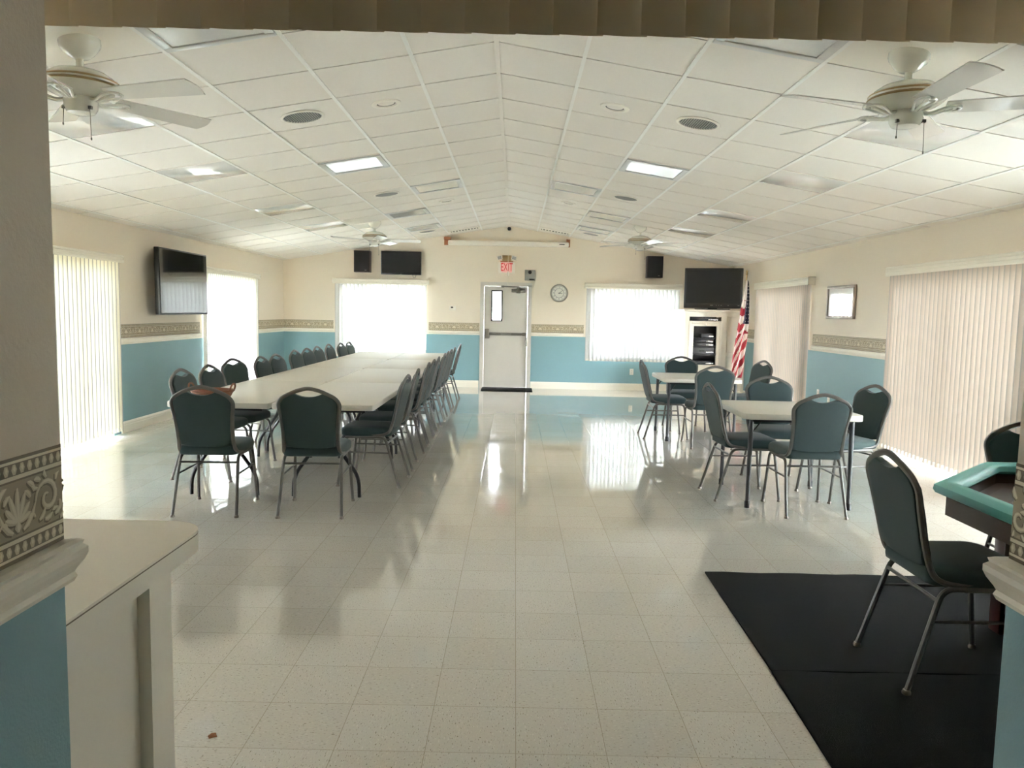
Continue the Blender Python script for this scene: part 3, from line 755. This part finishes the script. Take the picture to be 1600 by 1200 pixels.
s = thing('flag_on_pole', 'American flag furled on a wooden pole beside the corner cabinet', 'flag', (3.98,13.28,0))
b = MB(); b.lathe([(0,0),(.14,0),(.14,.025),(.06,.05),(.03,.09),(0,.09)], 24); b.build('base', M['gold'], s)
top = Vector((.082,0,2.15))
b = MB(); b.tube([(-.03,0,.06), top], .012, 10); b.build('pole', M['polew'], s)
b = MB(); b.lathe([(.0,-.01),(.016,0),(.02,.02),(.012,.04),(.02,.055),(.012,.075),(0,.085)], 14, c=top); b.build('finial', M['gold'], s)
def flagpt(u, t):
    z = 2.06-1.66*t
    xc = -.03+.112*(z-.06)/2.09; wl = .01+.11*min(1,t*1.3)**.8; wr = .02+.085*min(1, t*2.2)**.6-.03*max(0,t-.6)
    x = xc-wl+(wl+wr)*u
    y = -.035-.035*math.sin(u*PI*4.5+t*2.5)*min(1,.25+t)-.02*math.sin(u*PI)
    return (x, y, z)
def flagm(u, t):
    if t < .44 and u > .52-.35*max(0,t-.18): return 2
    if t < .2: return 1
    return int(math.floor(t*13+1.6*u*(1 if t < .55 else 3.2)+.35*math.sin(u*9+t*4)) % 2)
b = MB(); b.grid(flagpt, 40, 90, mf=flagm); fl = b.build('flag_cloth', [M['fred'], M['fwhite'], M['fblue']], s)
sm = fl.modifiers.new('cloth_thickness', 'SOLIDIFY'); sm.thickness = .003
b = MB()
for i in range(11):
    t = .06+.036*i
    for u in (.68,.88):
        x, y, z = flagpt(u+(.06 if i % 2 else 0), t)
        pts = [(x+.011*(1 if k % 2 == 0 else .42)*math.sin(2*PI*k/10), y-.009, z+.011*(1 if k % 2 == 0 else .42)*math.cos(2*PI*k/10)) for k in range(10)]
        b.quad(pts)
b.build('stars', M['fwhite'], s)

# ------------------------------------------------------------------ ceiling fixtures (placed on the tile grid)
def place(o, side, c, r, extra=None):
    m = cell(side, c, r)
    if extra is not None: m = m @ extra
    o.matrix_world = m
def side_word(s): return 'left' if s < 0 else 'right'
hf = T/2-.014
def troffer(side, c, r, label):
    s = thing('ceiling_light', label, 'ceiling light', group='box ceiling lights')
    b = MB()
    for q in ((-hf,hf,-hf,-hf+.05),(-hf,hf,hf-.05,hf),(-hf,-hf+.05,-hf+.05,hf-.05),(hf-.05,hf,-hf+.05,hf-.05)): b.box(q[0],q[1],q[2],q[3],-.002,.014,0,.004)
    b.build('frame', M['fixture'], s)
    b = MB(); b.box(-hf+.05,hf-.05,-hf+.05,hf-.05,-.002,.006,0); b.build('lens', M['lens'], s)
    place(s, side, c, r)
for sd in (-1,1):
    w = side_word(sd)
    troffer(sd, 2, -2, 'box ceiling light cut by the near valance on the %s slope' % w)
    troffer(sd, 2, 4, 'box ceiling light reflecting bright window on the %s slope' % w)
    troffer(sd, 1, 7, 'box ceiling light beside the ridge on the %s slope' % w)
    troffer(sd, 2, 10, 'box ceiling light beyond the round grille halfway down the %s slope' % w)
    troffer(sd, 2, 13, 'box ceiling light nearest the back wall on the %s slope' % w)
    for r, lb in ((0, 'flush glossy ceiling panel under the near fan on the %s slope'), (3, 'flush glossy ceiling panel second from the opening on the %s slope'),
                  (7, 'flush glossy ceiling panel third from the opening on the %s slope'), (10, 'flush glossy ceiling panel farthest from the opening on the %s slope')):
        b = MB(); b.box(-hf,hf,-hf,hf,-.002,.004,0,.001)
        o = tag(b.build('ceiling_panel', M['gloss']), lb % w, 'ceiling panel', 'flush glossy ceiling panels'); place(o, sd, 4, r)
    # smooth blank under the near fan
    b = MB(); b.box(-hf,hf,-hf,hf,-.002,.003); o = tag(b.build('ceiling_board', M['white']), 'plain white board above the near %s fan' % w, 'ceiling board'); place(o, sd, 3, -2)
    for r, lb in ((1, 'round slotted ceiling grille nearest the opening on the %s slope'), (7, 'round ceiling grille beyond the bright box light on the %s slope'), (14, 'round ceiling grille nearest the back wall on the %s slope')):
        s = thing('ceiling_speaker', lb % w, 'ceiling speaker', group='round ceiling speakers')
        b = MB(); b.lathe([(.15,0),(.158,.006),(.15,.012),(.138,.012),(.134,.006)], 40); b.build('ring', M['white'], s)
        b = MB(); b.lathe([(0,.004),(.136,.004)], 40); b.build('backing', M['dark'], s)
        b = MB()
        for i in range(-8,9):
            y = i*.0162; h = math.sqrt(max(0,.135**2-y*y))
            if h > .01: b.box(y-.0042,y+.0042,-h,h,.004,.009)
        b.build('slot_bars', M['grille'], s)
        place(s, sd, 2, r)
    for r, lb in ((1, 'recessed can light nearest the opening beside the ridge on the %s slope'), (9, 'recessed can light farther back beside the ridge on the %s slope')):
        s = thing('can_light', lb % w, 'can light', group='recessed can lights')
        b = MB(); b.lathe([(.106,0),(.106,.006),(.098,.010),(.074,.010),(.068,.002),(.068,0)], 40); b.build('trim_ring', M['white'], s)
        b = MB(); b.lathe([(.068,.002),(.055,-.001),(.03,-.0015),(0,-.0015)], 32); b.build('lamp', mat('can_lamp', lin(92,90,84), .4), s)
        place(s, sd, 1, r)
    s = thing('air_register', 'slotted white air register at the back wall on the %s slope' % w, 'air vent', group='air registers')
    b = MB()
    for q in ((-hf,hf,-.13,-.10),(-hf,hf,.10,.13),(-hf,-hf+.04,-.10,.10),(hf-.04,hf,-.10,.10)): b.box(q[0],q[1],q[2],q[3],0,.012,0,.003)
    b.build('frame', M['white'], s)
    b = MB(); b.box(-hf+.04,hf-.04,-.10,.10,0,.003); b.build('backing', M['dark'], s)
    for k in range(9):
        b = MB(); x = -hf+.07+k*(2*hf-.14)/8; b.box(x-.012,x+.012,-.10,.10,.003,.010); b.build('louver', M['white'], s)
    place(s, sd, 1, 15)

# ------------------------------------------------------------------ ceiling fans
def fan(label, x, y, ang, tone=0):
    zc = ceilz(x)
    s = thing('ceiling_fan', label, 'ceiling fan', (x,y,zc), 0, 'white ceiling fans')
    tilt = Matrix.Rotation((-AL if x < 0 else AR), 4, 'Y')
    b = MB(); b.lathe([(0,0),(.094,0),(.094,-.022),(.088,-.038),(.062,-.068),(.034,-.088),(0,-.09)], 36, M=tilt); b.build('canopy', M['fanw'], s)
    b = MB(); b.lathe([(.0,-.08),(.017,-.08),(.017,-.128),(.03,-.131),(.03,-.15),(0,-.15)], 20); b.build('downrod', M['fanw'], s)
    prof = [(0,-.138),(.07,-.140),(.115,-.152),(.15,-.175),(.163,-.188),(.174,-.193),(.177,-.197),(.175,-.201),(.173,-.209),(.179,-.213),(.182,-.217),(.178,-.222),(.165,-.236),(.14,-.252),(.105,-.268),(.08,-.274),(0,-.274)]
    b = MB(); b.lathe(prof, 48, mats=[0,0,0,0,1,1,1,0,1,1,1,0,0,0,0,0]); b.build('motor_housing', [M['fanw'], M['gold']], s)
    b = MB(); b.lathe([(.0,-.272),(.072,-.272),(.076,-.285),(.074,-.325),(.062,-.345),(.04,-.352),(0,-.354)], 36); b.build('switch_housing', M['fanw'], s)
    for k in range(5):
        a = R(ang+72*k); Mz = Matrix.Translation((0,0,-.278)) @ Matrix.Rotation(a,4,'Z')
        b = MB()      # bracket: two scrolled arms
        for sy in (1,-1):
            b.tube(crom([(.06,sy*.012,0),(.10,sy*.016,-.012),(.14,sy*.030,-.004),(.18,sy*.042,.006),(.215,sy*.036,.008),(.235,sy*.014,.008),(.225,0,.008)]), .0075, 8)
        b.tube([(.06,0,0),(.11,0,-.014),(.16,0,-.002),(.20,0,.006)], .009, 8)
        br = b.build('blade_bracket', M['fanw'], s, M=Mz)
        b = MB(); out = []
        for t in range(0,13):
            q = t/12; out.append((.17+.50*q, -.055-.017*q))
        for t in range(1,9):
            th = -PI/2+PI*t/9; out.append((.67-.03+.045*math.cos(th)**.5 if False else .655+.03*math.cos(th), .072*math.sin(th)))
        for t in range(12,-1,-1):
            q = t/12; out.append((.17+.50*q, .055+.017*q))
        Mp = Mz @ Matrix.Translation((0,0,.016)) @ Matrix.Rotation(R(-13),4,'X')
        b.prism(out, -.003, .003, 'z', bev=.0015, seg=1); b.build('blade', M['blade'], s, M=Mp)
    for px, l in ((-.06,.07),(.068,.14)):
        b = MB(); b.box(px-.008,px+.008,-.05,-.034,-.335,-.32); b.tube([(px,-.046,-.335),(px*1.05,-.047,-.335-l)], .0016, 6); b.lathe([(0,-.01),(.004,-.006),(.004,.004),(0,.006)], 8, c=(px*1.05,-.047,-.335-l)); b.build('pull_chain', M['steel'], s)
    return s
fan('white ceiling fan with gold rings at the upper left, nearest the left jamb', -2.0, 3.89, 55)
fan('white ceiling fan with gold rings at the upper right of the near ceiling', 2.03, 3.89, 53)
fan('small-looking far ceiling fan above the left back speaker', -1.96, 11.6, 2)
fan('small-looking far ceiling fan near the right back speaker', 1.965, 11.6, -4)

# ------------------------------------------------------------------ banquet chairs
def by(z): return -.185-(z-.50)*.235         # lean of the back
def back_curve():
    half = [(.196,-.02,.432),(.195,-.10,.432),(.193,-.155,.452),(.188,-.182,.50),(.187,by(.60),.60),(.194,by(.70),.70),(.203,by(.76),.76),(.203,by(.80),.80),(.176,by(.838),.838),(.126,by(.866),.866),(.07,by(.890),.890)]
    pts = [(-x,y,z) for x, y, z in half]+[(0,by(.904),.904)]+half[::-1]
    return crom(pts, 5)
def make_chair(label):
    s = thing('banquet_chair', label, 'chair')
    # seat cushion
    out = []
    def arc(cx, cy, r, a0, a1, n=6): return [(cx+r*math.cos(a0+(a1-a0)*k/n), cy+r*math.sin(a0+(a1-a0)*k/n)) for k in range(n+1)]
    out = arc(.155,-.135,.045,-PI/2,0)+[(.213,-.0),(.218,.09)]+arc(.150,.170,.070,0,PI/2)+[(0,.248)]+arc(-.150,.170,.070,PI/2,PI)+[(-.218,.09),(-.213,0)]+arc(-.155,-.135,.045,PI,1.5*PI)
    def ring(sc, z): return [(x*sc, (y-.03)*sc+.03, z) for x, y in out]
    b = MB(); b.rings([ring(.93,.418),ring(.99,.424),ring(1.0,.438),ring(1.0,.462),ring(.975,.478),ring(.90,.488),ring(.7,.496),ring(.4,.500),ring(.1,.501)])
    b.build('seat', M['fab'], s, sharp=70)
    # back pad: outline in (x,z), hole for the hand at the crown left open
    zz = lambda z: z
    side = [(.170,.492),(.172,.54),(.173,.60),(.183,.70),(.194,.76),(.194,.80),(.168,.834),(.122,.860),(.092,.868)]
    dip = [(.092,.868),(.070,.858),(.046,.850),(.02,.846),(0,.845)]
    right = side+dip[1:]
    bottom = [(.12,.484),(.06,.480),(0,.479)]
    outl = [(-x,z) for x, z in right[:-1]][::1]
    poly = [(x,z) for x, z in right]+[(-x,z) for x, z in right[:-1]][::-1]+[(-x,z) for x, z in bottom[:-1]]+bottom[::-1]
    b = MB(); b.prism([(x,z) for x, z in poly], -.013, .024, 'y', bev=.010, seg=3)
    sh = math.atan(.235)
    for v in b.bm.verts: v.co.y += by(v.co.z)
    b.build('backrest', M['fab'], s, sharp=60)
    b = MB(); b.tube(back_curve(), .0125, 8, flat=(1.0,1.15)); b.build('back_frame', M['frame'], s)
    for sx in (-1,1):
        b = MB(); b.tube(rpath([(sx*.197,.07,.412),(sx*.198,-.13,.412),(sx*.217,-.25,.014)], .05), .0115, 8); l = b.build('leg', M['frame'], s)
        b = MB(); b.lathe([(0,-.0),(.016,0),(.017,.008),(.013,.018),(0,.018)], 12, c=(sx*.217,-.252,0)); b.build('glide', M['glide'], l)
        b = MB(); b.tube(rpath([(sx*.197,-.05,.410),(sx*.198,.205,.410),(sx*.217,.255,.014)], .05), .0115, 8); l = b.build('leg', M['frame'], s)
        b = MB(); b.lathe([(0,-.0),(.016,0),(.017,.008),(.013,.018),(0,.018)], 12, c=(sx*.217,.256,0)); b.build('glide', M['glide'], l)
        b = MB(); b.tube([(sx*.205,-.172,.285),(sx*.206,.222,.285)], .007, 8); b.build('stretcher', M['frame'], s)
    b = MB(); b.tube([(-.20,-.148,.365),(.20,-.148,.365)], .008, 8); b.build('crossbar', M['frame'], s)
    b = MB(); b.tube([(-.19,.14,.41),(.19,.14,.41)], .009, 8); b.build('seat_support', M['frame'], s)
    return s
ORD = ['first','second','third','fourth','fifth','sixth','seventh','eighth','ninth','tenth','eleventh']
chair0 = make_chair('x'); first = [True]
def chair(x, y, rz, label, group, z=0):
    c = chair0 if first[0] else copy_tree(chair0)
    first[0] = False
    c.location = (x,y,z); c.rotation_euler = (0,0,rz); c['label'] = label; c['group'] = group
    return c
G1 = 'chairs around the long table'
chair(-1.98, 5.466, R(2.5), 'green banquet chair at the near end of the long table, in front of the basket', G1)
chair(-1.262, 5.485, R(3), 'green banquet chair at the near end of the long table, right of the basket chair', G1)
# window-wall side, facing the table
lx = [(-2.421, 6.536, -95), (-2.382, 7.041, -96), (-2.511, 7.923, -106), (-2.358, 8.426, -95), (-2.342, 8.896, -97), (-2.392, 9.841, -96), (-2.373, 10.336, -99), (-2.387, 10.951, -96), (-2.401, 11.696, -95), (-2.322, 12.151, -96), (-2.295, 12.64, -94)]
for i, (x, y, a) in enumerate(lx):
    chair(x, y, R(a), 'green chair on the left, window-wall side of the long table, %s from the near end' % ORD[i], G1)
ry = [6.43,7.09,7.98,8.50,9.03,9.84,10.33,10.84,11.42,12.60]
for i, y in enumerate(ry):
    chair(-1.015, y, R(90+(-3,2,1,-1,2,0,1,-2,1,0)[i]), 'green chair on the right, aisle side of the long table, %s from the near end' % ORD[i], G1)
G2 = 'chairs around the nearer card table'
chair(1.985, 6.205, R(-90+3), 'green chair seen in profile at the left side of the nearer card table', G2)
chair(2.345, 5.748, R(1), 'green chair with its back to the view at the nearer card table', G2)
chair(2.46, 6.74, R(180), 'green chair on the far side of the nearer card table, facing it', G2)
chair(2.83, 6.24, R(104), 'green chair turned sideways at the right side of the nearer card table', G2)
G3 = 'chairs around the farther card table'
chair(1.93, 9.18, R(-90), 'green chair seen in profile at the left side of the farther card table', G3)
chair(2.31, 8.58, R(0), 'green chair with its back to the view at the farther card table', G3)
chair(2.33, 9.86, R(180), 'green chair on the far side of the farther card table, near the back window', G3)
chair(2.95, 9.45, R(106), 'green chair at the right side of the farther card table, beside the beige blinds', G3)
chair(1.935, 3.09, R(-90), 'large foreground green chair standing on the black carpet mat', 'chairs at the game table', .009)
chair(2.83, 3.78, R(176), 'green chair half hidden by the right jamb behind the game table', 'chairs at the game table', .009)

# ------------------------------------------------------------------ long folding tables
def octo(w, l, c):
    a, d = w/2, l/2
    return [(-a+c,-d),(a-c,-d),(a-c*.3,-d+c*.3),(a,-d+c),(a,d-c),(a-c*.3,d-c*.3),(a-c,d),(-a+c,d),(-a+c*.3,d-c*.3),(-a,d-c),(-a,-d+c),(-a+c*.3,-d+c*.3)]
TW, TL = .785, 1.835
def make_folding():
    s = thing('folding_table', 'x', 'table', group='folding tables pushed into one long table')
    b = MB(); b.prism(octo(TW-.010, TL-.014, .04), .688, .732, 'z', bev=.008); b.build('tabletop', M['table'], s)
    for e in (-1,1):
        y = e*.78
        for sx in (-1,1):
            b = MB(); b.tube(rpath([(sx*.035,y,.688),(sx*.035,y,.46),(sx*.25,y+e*.0,.16),(sx*.255,y,.0)], .10, 6), .015, 8); b.build('leg', M['blackm'], s)
        b = MB(); b.tube([(-.05,y,.47),(.05,y,.47)], .012, 8); b.build('crossbar', M['blackm'], s)
        b = MB(); b.box(-.30,.30,y-.016,y+.016,.660,.688); b.build('top_rail', M['blackm'], s)
        b = MB(); b.tube([(0,y-e*.01,.52),(0,y-e*.30,.672),(0,y-e*.34,.676)], .010, 8); b.build('brace', M['blackm'], s)
    return s
ft = None
rows = ['nearest', 'second', 'third', 'farthest']
for i in range(4):
    for k, x in enumerate((-2.075,-1.287)):
        o = make_folding() if ft is None else copy_tree(ft)
        ft = ft or o
        o.location = (x, 5.735+TL*(i+.5), 0)
        w = 'left' if k == 0 else 'right'
        o['label'] = ('white folding table carrying the wicker basket, nearest of the left row' if (i, k) == (0, 0) else 'white folding table, %s from the view in the %s row of the long table' % (rows[i], w))
# wicker basket
s = thing('wicker_basket', 'brown wicker basket with loop handles on the long table behind a chair', 'basket', (-2.165,5.89,.732))
def oval(a, b_, z, n=40): return [(a*math.cos(2*PI*k/n), b_*math.sin(2*PI*k/n), z) for k in range(n)]
b = MB(); b.rings([oval(.11,.08,.0),oval(.125,.09,.010),oval(.145,.105,.04),oval(.160,.118,.074),oval(.15,.108,.074),oval(.135,.095,.04),oval(.11,.075,.012),oval(.05,.03,.01)]); b.build('bowl', M['basket'], s)
for k in range(7):
    q = k/6; b = MB() if k == 0 else b
    b.tube(oval(.118+.040*q, .085+.030*q, .010+.060*q), .0055, 6, closed=True)
b.build('weave', M['basket'], s)
b = MB(); b.tube(oval(.160,.118,.076), .009, 8, closed=True); b.build('rim', M['basket'], s)
for sx in (-1,1):
    b = MB(); b.tube(crom([(sx*.150,-.05,.074),(sx*.160,-.045,.105),(sx*.165,-.02,.125),(sx*.165,.02,.125),(sx*.160,.045,.105),(sx*.150,.05,.074)]), .007, 8); b.build('handle', M['basket'], s)

# ------------------------------------------------------------------ card tables
def make_card(label, x, y, rz):
    s = thing('card_table', label, 'table', (x,y,0), rz, 'square card tables')
    b = MB(); b.prism(octo(.90,.92,.055), .682, .728, 'z', bev=.008); b.build('tabletop', M['table'], s)
    for sx in (-1,1):
        for sy in (-1,1):
            px, py = sx*.382, sy*.40
            b = MB(); b.tube([(px*.985,py*.985,.684),(px,py,.05)], [.019,.0155], 12); l = b.build('leg', mat('card_leg', lin(62,62,64), .4) if 'card_leg' not in bpy.data.materials else bpy.data.materials['card_leg'], s)
            b = MB(); b.lathe([(0,0),(.021,0),(.021,.045),(.017,.055),(0,.055)], 14, c=(px,py,0)); b.build('foot_cap', M['black'], l)
            b = MB(); b.tube([(px,py-sy*.0,.56),(px-sx*.085,py,.676)], .006, 6); b.tube([(px,py,.56),(px,py-sy*.085,.676)], .006, 6); b.build('brace', M['blackm'], s)
    b = MB()
    for sy in (-1,1): b.box(-.38,.38,sy*.40-.012,sy*.40+.012,.660,.684)
    b.build('leg_rail', M['blackm'], s)
    return s
make_card('square white card table nearer the view with four green chairs', 2.325, 6.185, R(-1))
make_card('square white card table farther back by the right back window', 2.31, 9.24, R(-1))

# ------------------------------------------------------------------ carpet mats and game table
def carpet(label, x0, x1, y0, y1, sk):
    b = MB(); n = 24
    top = [(x0+sk+(x1-x0)*i/n, y1+.006*math.sin(i*1.7)) for i in range(n+1)]; bot = [(x0+(x1-x0)*i/n, y0) for i in range(n+1)]
    b.prism(bot+top[::-1], .001, .009, 'z')
    tag(b.build('carpet_mat', M['mat']), label, 'carpet', 'black carpet mats')
carpet('black carpet mat under the foreground chair and game table', 1.222, 3.75, 3.052, 4.262, .022)
carpet('black carpet mat at the lower right, nearest the view', 1.175, 3.75, 1.84, 3.045, .045)

GX, GY, ap = 2.818, 2.945, .85
s = thing('game_table', 'octagonal dark wood game table with teal padded rail on the carpet', 'game table', (GX,GY,.009))
def oct_(r): return [(r/math.cos(PI/8)*math.cos(PI/8+k*PI/4), r/math.cos(PI/8)*math.sin(PI/8+k*PI/4)) for k in range(8)]
b = MB()
def oring(r, z): return [(x,y,z) for x, y in oct_(r)]
b.rings([oring(ap-.005,.700),oring(ap+.004,.715),oring(ap,.735),oring(ap-.03,.750),oring(ap-.07,.750),oring(ap-.09,.738),oring(ap-.094,.715),oring(ap-.08,.700),oring(ap-.005,.700)], cap0=False, cap1=False)
b.build('padded_rail', M['rail'], s, sharp=50)
b = MB(); b.rings([oring(ap-.045,.605),oring(ap-.045,.70),oring(ap-.075,.70),oring(ap-.075,.605),oring(ap-.045,.605)], cap0=False, cap1=False); b.build('apron', M['dwood'], s, sharp=30)
b = MB(); b.rings([oring(ap-.08,.612),oring(ap-.08,.655),oring(.30,.655)], cap0=True, cap1=True); b.build('tray', M['dwood'], s, sharp=30)
b = MB(); b.prism(oct_(ap-.31), .655, .700, 'z', bev=.004); b.build('playing_panel', M['leather'], s, sharp=30)
for k in range(8):
    a = PI/8+k*PI/4
    b = MB(); b.lathe([(0,.659),(.042,.659),(.042,.674),(.05,.674),(.05,.656)], 24, c=((ap-.19)*math.cos(a),(ap-.19)*math.sin(a),0)); b.build('cup_holder', M['black'], s)
    b = MB(); Mr = Matrix.Rotation(k*PI/4,4,'Z'); b.box(ap-.27,ap-.135,-.18,.18,.6555,.663,0,.002,1,M=Mr); b.build('chip_tray', M['redwood'], s)
for sx, sy in ((-1,1),(-1,-1),(1,1),(1,-1)):
    b = MB(); b.box(-.04,.04,-.04,.04,0,.612,0,.006); b.build('leg', M['redwood'], s, loc=(sx*.38,sy*.55,0))
b = MB(); b.box(-.34,.34,.53,.57,.10,.15); b.box(-.34,.34,-.57,-.53,.10,.15); b.box(-.40,-.36,-.51,.51,.10,.15); b.box(.36,.40,-.51,.51,.10,.15); b.build('stretcher', M['redwood'], s)

# ------------------------------------------------------------------ white counter behind the left jamb
s = thing('counter', 'white laminate counter end with rounded corner beside the left jamb', 'counter', (-1.5,1.5,0))
cx0, cx1, cy0, cy1 = -.95, .86, -.275, .24      # body, local
b = MB(); b.box(cx0,cx1-.028,cy0,cy1,0,.865)
b.box(cx1-.028,cx1,cy1-.105,cy1,0,.865); b.box(cx1-.028,cx1,cy0,cy1-.105,.835,.865); b.box(cx1-.028,cx1,cy0,cy1-.105,0,.10)
b.build('body', M['white'], s)
r = .10; x1_, y1_ = .888, .41
top = [(cx0-.02,cy0),(x1_,cy0)]+[(x1_-r+r*math.cos(PI/2*k/8), y1_-r+r*math.sin(PI/2*k/8)) for k in range(9)]+[(cx0-.02,y1_)]
b = MB(); b.prism(top, .855, .897, 'z'); b.build('edge_band', M['white'], s)
b = MB(); ins = lambda k: [(x-(k if x > cx1 else 0)*.0, y) for x, y in top]
b.prism(top, .897, .900, 'z', m=1); b.prism(top, .900, .906, 'z', m=0); b.build('countertop', [M['laminate'], M['seam']], s)

b = MB()
pts = [(.02*math.cos(k*PI/4)*(1 if k % 2 else .6), .012*math.sin(k*PI/4)*(1.2 if k % 3 else .7)) for k in range(8)]
b.rings([[(x,y,.0005) for x, y in pts],[(x*.9,y*.9,.004+.003*math.sin(i)) for i, (x, y) in enumerate(pts)]])
tag(b.build('dry_leaf', M['leafm'], None, loc=(-.85,2.49,0), rot=(0,0,.5)), 'tiny brown leaf scrap on the floor beside the counter', 'leaf')

# ------------------------------------------------------------------ outside
b = MB(); b.box(-60,60,-40,90,-.4,-.15); struct(b.build('ground_outside', M['grass']), 'lawn outside the building', 'ground')
b = MB(); b.box(-7.2,-WL-.2,2,20,-.15,-.02); b.box(-7.2,8,YB+.2,19,-.15,-.02); struct(b.build('path_outside', M['pave']), 'pale paved walk outside the building', 'path')
for i, (x, y, l) in enumerate(((-4,23,5),(7,24,6))):
    b = MB()
    for k in range(26):
        px, py = random.uniform(-l/2,l/2), random.uniform(-.6,.6)
        r = random.uniform(.5,.9); n = 10
        b.lathe([(0,0)]+[(r*math.sin(PI*q/8)*random.uniform(.85,1.1), r-r*math.cos(PI*q/8)) for q in range(1,8)]+[(0,2*r)], 12, c=(px,py,random.uniform(0,.5)))
    tag(b.build('hedge', M['leaves'], None, loc=(x,y,-.15)), 'green hedge outside beyond the %s back window' % ('left' if i == 0 else 'right'), 'hedge')

# ------------------------------------------------------------------ daylight
w = bpy.data.worlds.new('World'); SC.world = w; w.use_nodes = True; nt = w.node_tree
bg = nt.nodes['Background']; bg.inputs[1].default_value = 50.0
tc = nt.nodes.new('ShaderNodeTexCoord'); sp = nt.nodes.new('ShaderNodeSeparateXYZ'); nt.links.new(tc.outputs['Generated'], sp.inputs[0])
rp = nt.nodes.new('ShaderNodeMapRange'); rp.inputs[1].default_value = 0; rp.inputs[2].default_value = .8; nt.links.new(sp.outputs[2], rp.inputs[0])
mx = nt.nodes.new('ShaderNodeMix'); mx.data_type = 'RGBA'; mx.inputs['A'].default_value = (.985,.97,.97,1); mx.inputs['B'].default_value = (.62,.78,1.05,1)
nt.links.new(rp.outputs[0], mx.inputs['Factor']); nt.links.new(mx.outputs['Result'], bg.inputs[0])
def portal(name, loc, rot, sx, sy):
    l = bpy.data.lights.new(name, 'AREA'); l.shape = 'RECTANGLE'; l.size = sx; l.size_y = sy
    l.cycles.is_portal = True
    o = bpy.data.objects.new(name, l); COL.objects.link(o); o.location = loc; o.rotation_euler = rot
for i, wn in enumerate(WIN): portal('window_portal', ((wn[0]+wn[1])/2,YB+.16,(wn[2]+wn[3])/2), (-PI/2,0,0), wn[1]-wn[0], wn[3]-wn[2])
for ya_, yb_ in ((4.2,5.85),(6.15,8.4),(10.9,13.0)): portal('door_portal', (WR+.16,(ya_+yb_)/2,.95), (0,PI/2,0), 1.9, yb_-ya_)  # first span belongs to the added unseen doors
for ya_, yb_ in ((4.4,6.8),(7.05,8.45),(10.95,13.0)): portal('door_portal', (-WL-.16,(ya_+yb_)/2,.95), (0,-PI/2,0), 1.9, yb_-ya_)  # first span belongs to the added unseen doors

# ------------------------------------------------------------------ camera
cam = bpy.data.cameras.new('Camera'); co = bpy.data.objects.new('Camera', cam); COL.objects.link(co)
cam.sensor_width = 36; cam.lens = 1209.8156*36/1600; cam.clip_start = .02; cam.clip_end = 300
co.matrix_world = Matrix.Translation((.1453,0,1.4471)) @ Matrix.Rotation(.0026,4,'Z') @ Matrix.Rotation(PI/2-.0926,4,'X') @ Matrix.Rotation(.0194,4,'Z')
SC.camera = co
SC.view_settings.view_transform = 'Standard'; SC.view_settings.look = 'None'; SC.view_settings.gamma = 1; SC.view_settings.use_curve_mapping = False
SC.view_settings.exposure = 1.74
cy = SC.cycles
cy.use_denoising = True
try: cy.denoiser = 'OPENIMAGEDENOISE'
except Exception: pass
cy.max_bounces = 14; cy.diffuse_bounces = 10; cy.glossy_bounces = 6; cy.transmission_bounces = 8; cy.transparent_max_bounces = 12
cy.sample_clamp_indirect = 8; cy.caustics_reflective = False; cy.caustics_refractive = False
